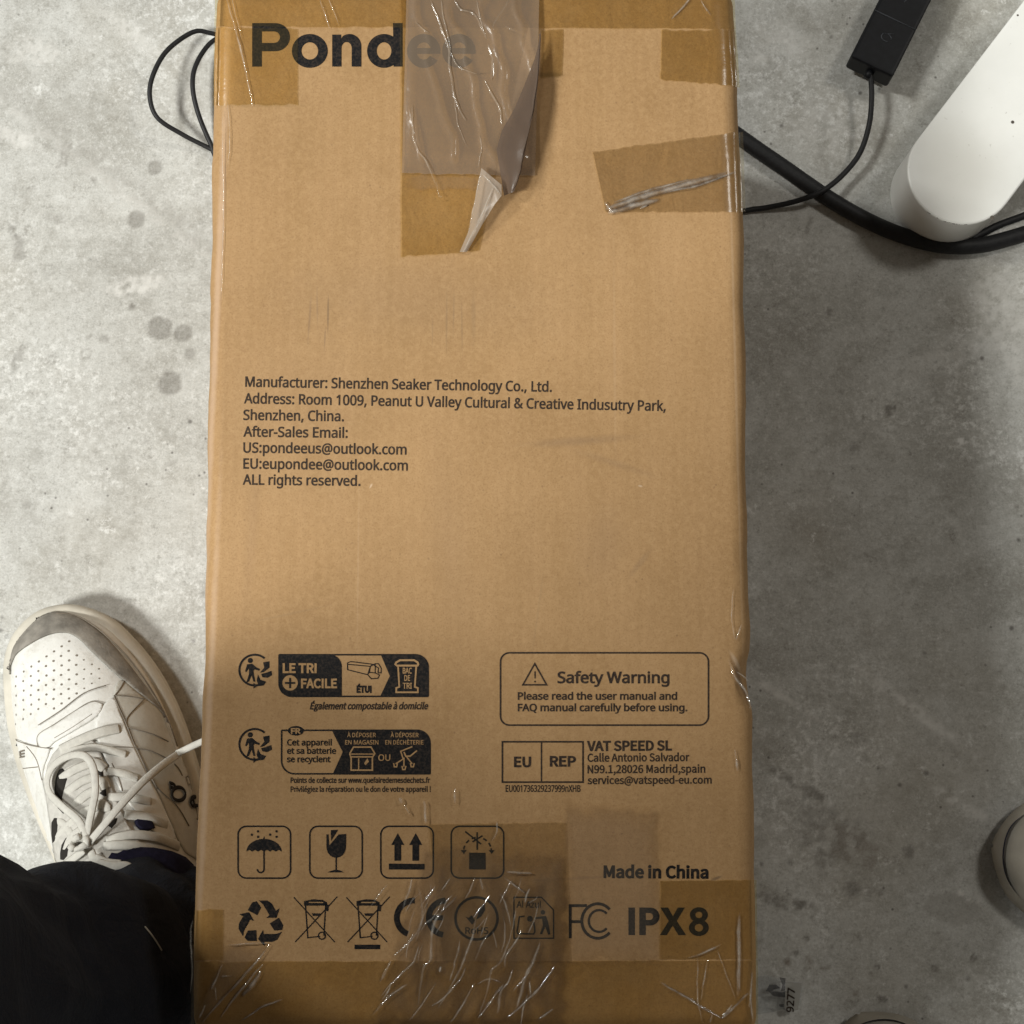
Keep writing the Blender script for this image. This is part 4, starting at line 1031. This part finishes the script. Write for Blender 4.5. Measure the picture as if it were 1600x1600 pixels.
    def lace(s, g, pts, wd=.0030, ht=.0013, lifts=.0015, sm=8, twist=0):
        P = catmull([Vector(q) for q in pts], sm); N = len(P); Q = []; NN = []
        for i, q in enumerate(P):
            l = lifts if not isinstance(lifts, (list, tuple)) else interp(i / (N - 1), [k / (len(lifts) - 1) for k in range(len(lifts))], lifts)
            if q.y < 0: pass
            a, n_ = s.hit(q.x, q.y, 0); dirc = (Vector((0, 0, CAM_H)) - a).normalized()
            Q.append(a + dirc * l); NN.append((n_ * .6 + Vector((0, 0, .4))).normalized())
        g.add(tube_geo(Q, wd, ht, NN, 8))

# --- the person whose left shoe stands beside the box: simple standing figure, mostly outside the frame; unseen body added to shade the box
def skin_body(name, verts, edges, radii, mat, rootv):
    me = bpy.data.meshes.new(name); me.from_pydata(verts, edges, [])
    o = bpy.data.objects.new(name, me); COL.objects.link(o)
    md = o.modifiers.new('skin', 'SKIN')
    for i, r in enumerate(radii):
        sv = me.skin_vertices[0].data[i]; sv.radius = (r, r) if not isinstance(r, tuple) else r; sv.use_root = (i == rootv)
    sb = o.modifiers.new('sub', 'SUBSURF'); sb.levels = 2; sb.render_levels = 2
    dg = bpy.context.evaluated_depsgraph_get(); m2 = bpy.data.meshes.new_from_object(o.evaluated_get(dg))
    bpy.data.objects.remove(o); bpy.data.meshes.remove(me); m2.name = name; m2.materials.clear()
    return link(name, m2, mat)
M['skin'] = simple('skin', (.50, .33, .24), .55, .35, .08)
RA = PX(212, 1496, .09)                      # ankle of the foot in view
LA = Vector((-.58, -.46, .09))
J = [Vector((-.43, -.39, .90)), Vector((-.455, -.385, 1.08)), Vector((-.485, -.35, 1.29)), Vector((-.485, -.325, 1.40)), Vector((-.475, -.27, 1.53)), Vector((-.47, -.25, 1.63)),
     Vector((-.37, -.37, .86)), Vector((-.32, -.13, .48)), RA, RA + Vector((-.03, .10, -.045)),
     Vector((-.51, -.41, .86)), Vector((-.56, -.43, .48)), LA, LA + Vector((-.05, .11, -.045)),
     Vector((-.325, -.33, 1.31)), Vector((-.285, -.38, 1.07)), Vector((-.28, -.25, .96)), Vector((-.65, -.37, 1.31)), Vector((-.72, -.43, 1.07)), Vector((-.70, -.31, .91))]
E_ = [(0, 1), (1, 2), (2, 3), (3, 4), (4, 5), (0, 6), (6, 7), (7, 8), (8, 9), (0, 10), (10, 11), (11, 12), (12, 13), (2, 14), (14, 15), (15, 16), (2, 17), (17, 18), (18, 19)]
Rd = [.12, .11, .12, .055, .085, .075, .075, .05, .034, .028, .075, .05, .034, .028, .055, .042, .032, .055, .042, .032]
person = skin_body('person', J, E_, Rd, M['skin'], 0)
tag(person, 'person in black trousers with a white laced sneaker beside the box', 'person')

def cloth_tube(ctr, rad, seed, n=40, wr=.004, per=5):
    """rings along a path of centres with folds"""
    C_ = catmull(ctr, per); R_ = catmull([Vector((r, 0, 0)) for r in rad], per); vs = []; fs = []; N = len(C_)
    for i, c in enumerate(C_):
        t = (C_[min(i + 1, N - 1)] - C_[max(i - 1, 0)]).normalized(); sx_ = t.cross(Vector((0, 1, 0))).normalized(); sy_ = t.cross(sx_).normalized()
        for k in range(n):
            g = 2 * math.pi * k / n; dr = sx_ * math.cos(g) + sy_ * math.sin(g)
            r = R_[i].x + wr * noise.noise(Vector((math.cos(g) * 1.3, math.sin(g) * 1.3, c.z * 22 + seed))) + wr * .6 * noise.noise(Vector((math.cos(g) * 3, math.sin(g) * 3, c.z * 9 + seed)))
            vs.append(c + dr * r)
    for i in range(N - 1):
        for k in range(n): fs.append((i * n + k, i * n + (k + 1) % n, (i + 1) * n + (k + 1) % n, (i + 1) * n + k))
    fs.append(tuple(range(n))); fs.append(tuple((N - 1) * n + k for k in range(n)))
    return vs, fs
g = Geo()
g.add(cloth_tube([RA + Vector((.004, -.004, -.034)), RA + Vector((0, -.004, -.012)), RA + Vector((-.003, -.004, .02)), RA + Vector((-.008, -.006, .07)), RA + Vector((-.016, -.006, .15)), Vector((-.298, -.158, .32)), Vector((-.318, -.128, .47)), Vector((-.328, -.165, .58)), Vector((-.372, -.325, .78)), Vector((-.41, -.385, .91))],
                 [.064, .070, .071, .072, .074, .078, .086, .092, .112, .115], 1, 72, .013))
g.add(cloth_tube([LA + Vector((0, 0, -.03)), LA + Vector((0, 0, .03)), LA + Vector((-.0, 0, .10)), Vector((-.56, -.435, .40)), Vector((-.555, -.43, .55)), Vector((-.515, -.43, .80)), Vector((-.48, -.42, .92))], [.064, .068, .07, .082, .094, .112, .115], 5, 40, .006))
trs = g.build('trousers', M['black_cloth'], person)
g = Geo(); g.add(cloth_tube([Vector((-.43, -.39, .85)), Vector((-.442, -.39, .98)), Vector((-.475, -.385, 1.14)), Vector((-.50, -.37, 1.30)), Vector((-.50, -.35, 1.39))], [.15, .145, .15, .15, .075], 9, 40, .006))
for P in ((Vector((-.385, -.34, 1.31)), Vector((-.32, -.335, 1.28)), Vector((-.287, -.375, 1.09)), Vector((-.28, -.27, .975))), (Vector((-.59, -.365, 1.31)), Vector((-.655, -.375, 1.28)), Vector((-.718, -.425, 1.09)), Vector((-.702, -.33, .93)))): g.add(cloth_tube(P, [.075, .07, .058, .05], 11, 24, .004))
g.build('jacket', M['black_cloth'], person)  # unseen torso cover, added with the body to block lamp light
g = Geo(); v, f = tube_geo(catmull([Vector((-.48, -.285, 1.53)), Vector((-.478, -.28, 1.59)), Vector((-.473, -.27, 1.66)), Vector((-.468, -.26, 1.715))], 5), lambda t: .102 * math.sqrt(max(.02, 1 - t ** 3)), None, None, 20); g.add((v, f)); g.build('hair', M['hole'], person)
for A_ in (RA, LA):
    g = Geo(); g.add(tube_geo(catmull([A_ + Vector((-.010, .052, -.02)), A_ + Vector((-.004, .02, .0)), A_ + Vector((0, 0, .03)), A_ + Vector((-.003, -.002, .07))], 6), lambda t: .045 + .004 * t, None, None, 20)); g.build('sock', M['navy'], person)

# --- left sneaker (the one in view)
zsl = .024
OL = [(130, 947), (95, 945), (60, 955), (30, 980), (12, 1010), (4, 1050), (8, 1120), (20, 1180), (38, 1235), (60, 1292), (85, 1350), (108, 1405), (135, 1460), (165, 1510), (205, 1542), (250, 1550), (295, 1535), (325, 1500), (337, 1440), (335, 1370), (327, 1300), (315, 1235), (300, 1180), (282, 1125), (262, 1080), (240, 1042), (210, 1003), (172, 966)]
SN = Shoe([PX(a, b, zsl) for a, b in OL], PX(93, 944, zsl), PX(252, 1551, zsl), person, {'upper': M['leather'], 'sole': M['sole']})
SN.upper['label'] = 'white leather sneaker with grey suede toe guard'
k6 = lambda a, b: (a * .20625, 930 + b * .20625)
k1 = lambda a, b: (a * .4376, 900 + b * .4375)
TG = [(66, 600), (62, 520), (75, 420), (120, 330), (200, 240), (300, 178), (400, 140), (520, 150), (640, 205), (760, 290), (860, 395), (960, 520), (1060, 650), (1140, 760), (1200, 850), (1240, 930), (1200, 870), (1100, 788), (1000, 705), (900, 620), (780, 510), (680, 415), (600, 335), (520, 290), (430, 288), (330, 318), (210, 385), (115, 465)]
SN.panel([k6(*q) for q in TG], M['suede'], 'toe_guard', .0016, 3, 5)
SN.panel([k6(*q) for q in ((890, 660), (940, 655), (1010, 715), (1110, 795), (1200, 860), (1240, 950), (1290, 1080), (1340, 1200), (1440, 1380), (1500, 1500), (1560, 1700), (1560, 2000), (1400, 1950), (1300, 1750), (1190, 1500), (1110, 1350), (1050, 1220), (1000, 1110), (950, 990), (900, 860), (865, 760))], M['leather2'], 'quarter_panel', .0009, 2, 5)
SN.panel([k6(*q) for q in ((300, 1055), (420, 985), (560, 890), (680, 822), (740, 815), (780, 832), (760, 890), (700, 945), (560, 1030), (420, 1112), (380, 1150), (310, 1145))], M['leather'], 'vamp_strip', .0015, 3, 5)
SN.panel([k6(*q) for q in ((790, 830), (860, 780), (900, 870), (950, 1000), (1000, 1120), (1060, 1250), (1110, 1360), (1180, 1500), (1260, 1680), (1320, 1850), (1180, 1820), (1040, 1660), (930, 1520), (850, 1350), (780, 1200), (740, 1090), (730, 960))], M['leather'], 'eyestay', .0013, 2, 5)
SN.panel([k6(*q) for q in ((118, 1092), (210, 1128), (300, 1152), (385, 1165), (340, 1290), (330, 1420), (380, 1600), (430, 1760), (470, 1900), (400, 2000), (320, 1850), (260, 1700), (190, 1440), (140, 1250))], M['leather'], 'eyestay', .0013, 2, 5)
SN.panel([k1(*q) for q in ((215, 615), (330, 590), (370, 660), (400, 760), (440, 860), (500, 960), (540, 1020), (440, 1090), (300, 1100), (220, 1050), (190, 900), (170, 720))], M['tongue'], 'tongue', .0022, 3, 5)
# dark panels painted in for the shade of gaps beside the tongue
for q in ([(210, 715), (230, 690), (245, 730), (228, 800), (250, 830), (235, 850), (205, 800)], [(340, 690), (362, 690), (372, 720), (352, 715)], [(352, 745), (372, 745), (384, 790), (358, 780)], [(380, 880), (420, 870), (400, 905)], [(196, 880), (214, 865), (214, 920), (200, 950)], [(232, 960), (256, 930), (250, 1000), (228, 1010)]):
    SN.panel([k1(*p_) for p_ in q], M['hole'], 'gap_shade', .0026, 2, 5)
SN.panel([k1(*q) for q in ((480, 878), (520, 868), (545, 905), (500, 910))], M['navy'], 'lining', .0030, 2, 5)
SN.panel([k1(*q) for q in ((450, 1040), (530, 985), (600, 995), (700, 1050), (760, 1060), (760, 1120), (560, 1140), (420, 1100))], M['navy'], 'collar_lining', .0034, 2, 5)
g = Geo()
for ln in ([(118, 1090), (210, 1126), (300, 1150), (400, 1166)], [(860, 765), (900, 860), (960, 1000), (1010, 1130), (1060, 1240), (1110, 1350)], [(868, 765), (980, 772), (1085, 792)], [(935, 655), (900, 720), (865, 765)], [(1085, 792), (1020, 860), (958, 935), (958, 1000), (1010, 1020), (1150, 1058), (1265, 1112)],
           [(740, 1165), (880, 1155), (1000, 1162), (1130, 1182), (1265, 1245)], [(1110, 790), (1190, 845), (1235, 905), (1258, 970)], [(300, 1150), (300, 1060), (420, 980), (560, 888), (690, 812), (780, 830)], [(215, 1145), (290, 1250), (330, 1400)], [(180, 1310), (300, 1300)],
           [(1310, 1280), (1345, 1320), (1370, 1370)], [(1115, 1350), (1200, 1480), (1330, 1600), (1420, 1750)], [(300, 985), (460, 880), (640, 745), (800, 690)], [(700, 905), (560, 1000), (420, 1085)], [(1020, 1140), (1075, 1260), (1130, 1370), (1180, 1470)], [(850, 1280), (900, 1400), (925, 1490)]):
    SN.line(g, [k6(*q) for q in ln], .00038, .0013, .0004)
for ln in ([(430, 155), (560, 165), (700, 240), (830, 350), (960, 480), (1080, 640), (1180, 800), (1270, 980), (1330, 1150)],): SN.line(g, [k6(*q) for q in ln], .0006, .0016, .0005)
g.build('seams', M['seam'], SN.upper)
# perforations
g = Geo()
for i in range(-2, 14):
    for j in range(0, 13):
        x = 120 + 57 * j + (i % 2) * 4; y = 545 + 72 * i - 38 * j
        if j % 2: y += 0
        ok = (x > 90 and y > 330 and x < 760 and y < 1040)
        if not ok: continue
        # inside the toe panel
        if y < 560 - .62 * (x - 60) + 30 and x < 430: continue
        if x > 430 and y < 300 + .85 * (x - 500): continue
        if y > 1050 - .62 * (x - 120) - 10: continue
        if y - (300 + .85 * (x - 500)) < 30 and x > 460: continue
        p_, n_ = SN.hit(*k6(x, y), .0003); t1 = n_.cross(Vector((1, 0, 0))).normalized(); t2 = n_.cross(t1)
        r = .00085 if (x < 600) else .0006
        g.add(([p_ + t1 * (r * math.cos(a * .785)) + t2 * (r * math.sin(a * .785)) for a in range(8)], [tuple(range(8))]))
g.build('perforations', M['seam'], SN.upper)
# printed mark on the side
g = Geo()
c = (1335, 1512); SN.line(g, [k6(c[0] + 50 * math.cos(a * .52), c[1] + 50 * math.sin(a * .52)) for a in range(13)], .0014, .0022, .0005, 4)
SN.line(g, [k6(1268, 1428), k6(1300, 1442), k6(1312, 1462)], .0014, .0022, .0005); SN.line(g, [k6(1272, 1455), k6(1290, 1470)], .0014, .0022, .0006)
SN.line(g, [k6(1478, 1598), k6(1440, 1600), k6(1425, 1572), k6(1436, 1540), k6(1470, 1530), k6(1505, 1550), k6(1520, 1580)], .0014, .0022, .0005)
g.build('side_mark', M['hole'], SN.upper)
g = Geo(); SN.line(g, [k6(170, 1178), k6(178, 1225)], .0007, .002, .0005, 3)
for y in (1180, 1202, 1224): SN.line(g, [k6(172, y), k6(202, y - 6)], .0006, .002, .0005, 3)
g.build('eyestay_mark', M['seam'], SN.upper)
# laces
g = Geo()
for ln, wd in (([(425, 545), (370, 555), (300, 580), (215, 622)], .0046), ([(450, 637), (390, 622), (330, 612), (250, 625)], .0034), ([(492, 722), (440, 705), (385, 697)], .0036), ([(538, 806), (460, 790), (385, 790)], .0038), ([(595, 890), (520, 860), (445, 852)], .0042), ([(638, 966), (560, 935), (470, 925), (380, 945)], .0042), ([(560, 985), (470, 962), (370, 965)], .0042),
               ([(215, 725), (270, 690), (335, 665)], .0040), ([(235, 775), (290, 735), (345, 715)], .0040), ([(265, 820), (310, 780), (360, 760)], .0042), ([(290, 850), (340, 825), (375, 810)], .0042), ([(330, 665), (352, 672), (372, 690)], .0046), ([(345, 735), (368, 738), (378, 760)], .0046), ([(350, 815), (375, 822), (380, 840)], .0044),
               ([(195, 985), (215, 920), (268, 870)], .0038), ([(225, 1010), (250, 940), (290, 905)], .0036), ([(200, 870), (232, 890), (262, 935)], .0036)):
    SN.lace(g, [k1(*q) for q in ln], wd * .82, .0012, [.0018, .0034, .0034, .0024])
g.build('crossed_laces', M['lace'], SN.upper)
g = Geo()
SN.lace(g, [k1(*q) for q in ((310, 955), (285, 880), (225, 825), (180, 780), (168, 735), (185, 685), (225, 652), (275, 638), (312, 650), (335, 695), (340, 770), (325, 850), (306, 940))], .0027, .0010, [.008, .012, .014, .014, .012, .012, .014, .014, .012, .008])
SN.lace(g, [k1(*q) for q in ((320, 950), (375, 885), (430, 820), (510, 735), (590, 668), (650, 628))], .0027, .0010, [.009, .013, .015, .016, .018, .02, .02])
q_ = SN.hit(*k1(650, 628), 0)[0]; q_ = q_ + (Vector((0, 0, CAM_H)) - q_).normalized() * .02
P = catmull([q_, PX(*k1(690, 606), q_.z + .004), PX(*k1(730, 588), q_.z + .006)], 6); g.add(tube_geo(P, .0025, .0015, [Vector((0, 0, 1))] * len(P), 8))
SN.lace(g, [k1(*q) for q in ((325, 985), (345, 1020), (400, 1035), (450, 1035), (470, 1055), (445, 1085), (390, 1080), (320, 1082), (240, 1105))], .0029, .0010, [.010, .014, .016, .016, .016, .012, .008])
SN.lace(g, [k1(*q) for q in ((340, 1005), (380, 1022), (430, 1028))], .0027, .0010, .013)
SN.lace(g, [k1(*q) for q in ((300, 980), (240, 1025), (170, 1072))], .0028, .0010, [.010, .012, .016])
SN.lace(g, [k1(*q) for q in ((245, 1045), (215, 1095), (180, 1140), (120, 1138))], .0029, .0010, [.008, .006, .004])
# knot
kp = SN.hit(*k1(310, 965), 0)[0]
for a in range(3):
    P = [SN.hit(*k1(310 + 24 * math.cos(t * .6 + a * 2), 965 + 22 * math.sin(t * .6 + a * 2)), .007 + .004 * math.sin(t + a))[0] for t in range(9)]
    g.add(tube_geo(P, .0024, .0018, None, 8))
# loose end lying out to the left on the floor
P = catmull([PX(*k1(165, 1075), .05), PX(*k1(110, 1108), .035), PX(*k1(50, 1145), .016), PX(*k1(0, 1168), .006), PX(-60, 1440, .003)], 8)
g.add(tube_geo(P, .0030, .0014, [Vector((.1, 0, 1))] * len(P), 8))
g.build('bow', M['lace'], SN.upper)
# the same person's other shoe, beyond the left edge
off = Vector((LA.x - RA.x, LA.y - RA.y, 0))
other = SN.upper.copy(); COL.objects.link(other); other.parent = person; other.location = SN.upper.location + off
for ch in list(SN.upper.children):
    c_ = ch.copy(); COL.objects.link(c_); c_.parent = other
# reflective stitch on the trouser leg
TB = BVHTree.FromPolygons([v.co + Vector(trs['wl']) for v in trs.data.vertices], [tuple(p.vertices) for p in trs.data.polygons])
P = []
for q in ((1025, 915), (1070, 970), (1105, 1020), (1145, 1085)):
    h_ = TB.ray_cast(Vector((0, 0, CAM_H)), ray(q[0] * .2188, 1250 + q[1] * .21875).normalized())
    if h_[0] is not None: P.append(h_[0] + Vector((.001, .001, .001)))
if len(P) > 2:
    v, f = tube_geo(catmull(P, 5), .00045, .0004, None, 6); mesh('reflective_stitch', v, f, M['sole'], trs)

# --- the pair of shoes of somebody else at the lower right: only their toes enter the frame
def foot_outline(tip, ang, W=.108, L=.30, mir=1):
    d = Vector((math.cos(ang), math.sin(ang))); s_ = Vector((-d.y, d.x)) * mir
    pr = [(0, -.012), (0, .012), (.012, .032), (.04, .049), (.08, .054), (.13, .048), (.18, .042), (.24, .041), (.28, .032), (.30, .012), (.30, -.012), (.28, -.032), (.24, -.04), (.18, -.043), (.13, -.05), (.08, -.054), (.04, -.046), (.012, -.030)]
    return [Vector((tip.x, tip.y, 0)) + Vector((d.x * a + s_.x * b, d.y * a + s_.y * b, 0)) * (L / .30) for a, b in pr], Vector((tip.x + d.x * L, tip.y + d.y * L, 0))
tp = PX(1343, 1586, .012)
o_, hl = foot_outline(tp, math.radians(-70), mir=1)
S2 = Shoe(o_, tp, hl, None, {'upper': M['taupe'], 'sole': M['navy_sole']}, 'shoe', .012, .0004, .005)
tag(S2.upper, 'taupe leather shoe, only the tip of its toe showing at the lower edge', 'shoe', 'pair of taupe shoes')
# --- shoe of somebody else at the right edge
tp = PX(1553, 1322, .012)
o_, hl = foot_outline(tp, math.radians(-10), mir=-1)
S3 = Shoe(o_, tp, hl, None, {'upper': M['taupe'], 'sole': M['navy_sole']}, 'shoe', .012, .0004, .005)
tag(S3.upper, 'taupe leather shoe with a dark navy sole, toe just entering at the right edge', 'shoe', 'pair of taupe shoes')
for S_ in (S2, S3):      # opening and laces of the pair, further back along the foot
    def top(u, v, l):
        q = S_.tip + S_.d * u + S_.s * v
        h_ = S_.bvh.ray_cast(Vector((q.x, q.y, .4)), Vector((0, 0, -1)))
        return (h_[0] if h_[0] is not None else Vector((q.x, q.y, .08))) + Vector((0, 0, l))
    vs = [top(.215, 0, .003)]; fs = []
    for r_ in (.5, 1):
        for k in range(24): a_ = k * math.pi / 12; vs.append(top(.215 + .042 * r_ * math.cos(a_), .027 * r_ * math.sin(a_), .003))
    for k in range(24): fs.append((0, 1 + k, 1 + (k + 1) % 24)); fs.append((1 + k, 25 + k, 25 + (k + 1) % 24, 1 + (k + 1) % 24))
    mesh('opening', vs, fs, M['navy'], S_.upper)
    g = Geo(); g.add(tube_geo([top(.215 + .043 * math.cos(k * math.pi / 12), .028 * math.sin(k * math.pi / 12), .003) for k in range(25)], .004, .003, None, 8)); g.build('collar', M['taupe'], S_.upper)
    g = Geo()
    for u_ in (.095, .112, .129, .146): g.add(tube_geo([top(u_ + .004 * math.sin(k), -.022 + .0055 * k, .002) for k in range(9)], .0032, .0014, None, 8))
    g.build('laces', M['lace'], S_.upper)
    g = Geo(); g.add(tube_geo([top(.052 + .012 * (k / 8) ** 2, sg * .004 * k, .0006) for sg in (1,) for k in range(-9, 10)], .0006, .0005, None, 6)); g.build('toe_seam', M['seam'], S_.upper)
for o in list(bpy.data.objects):
    if 'wl' in o: del o['wl']
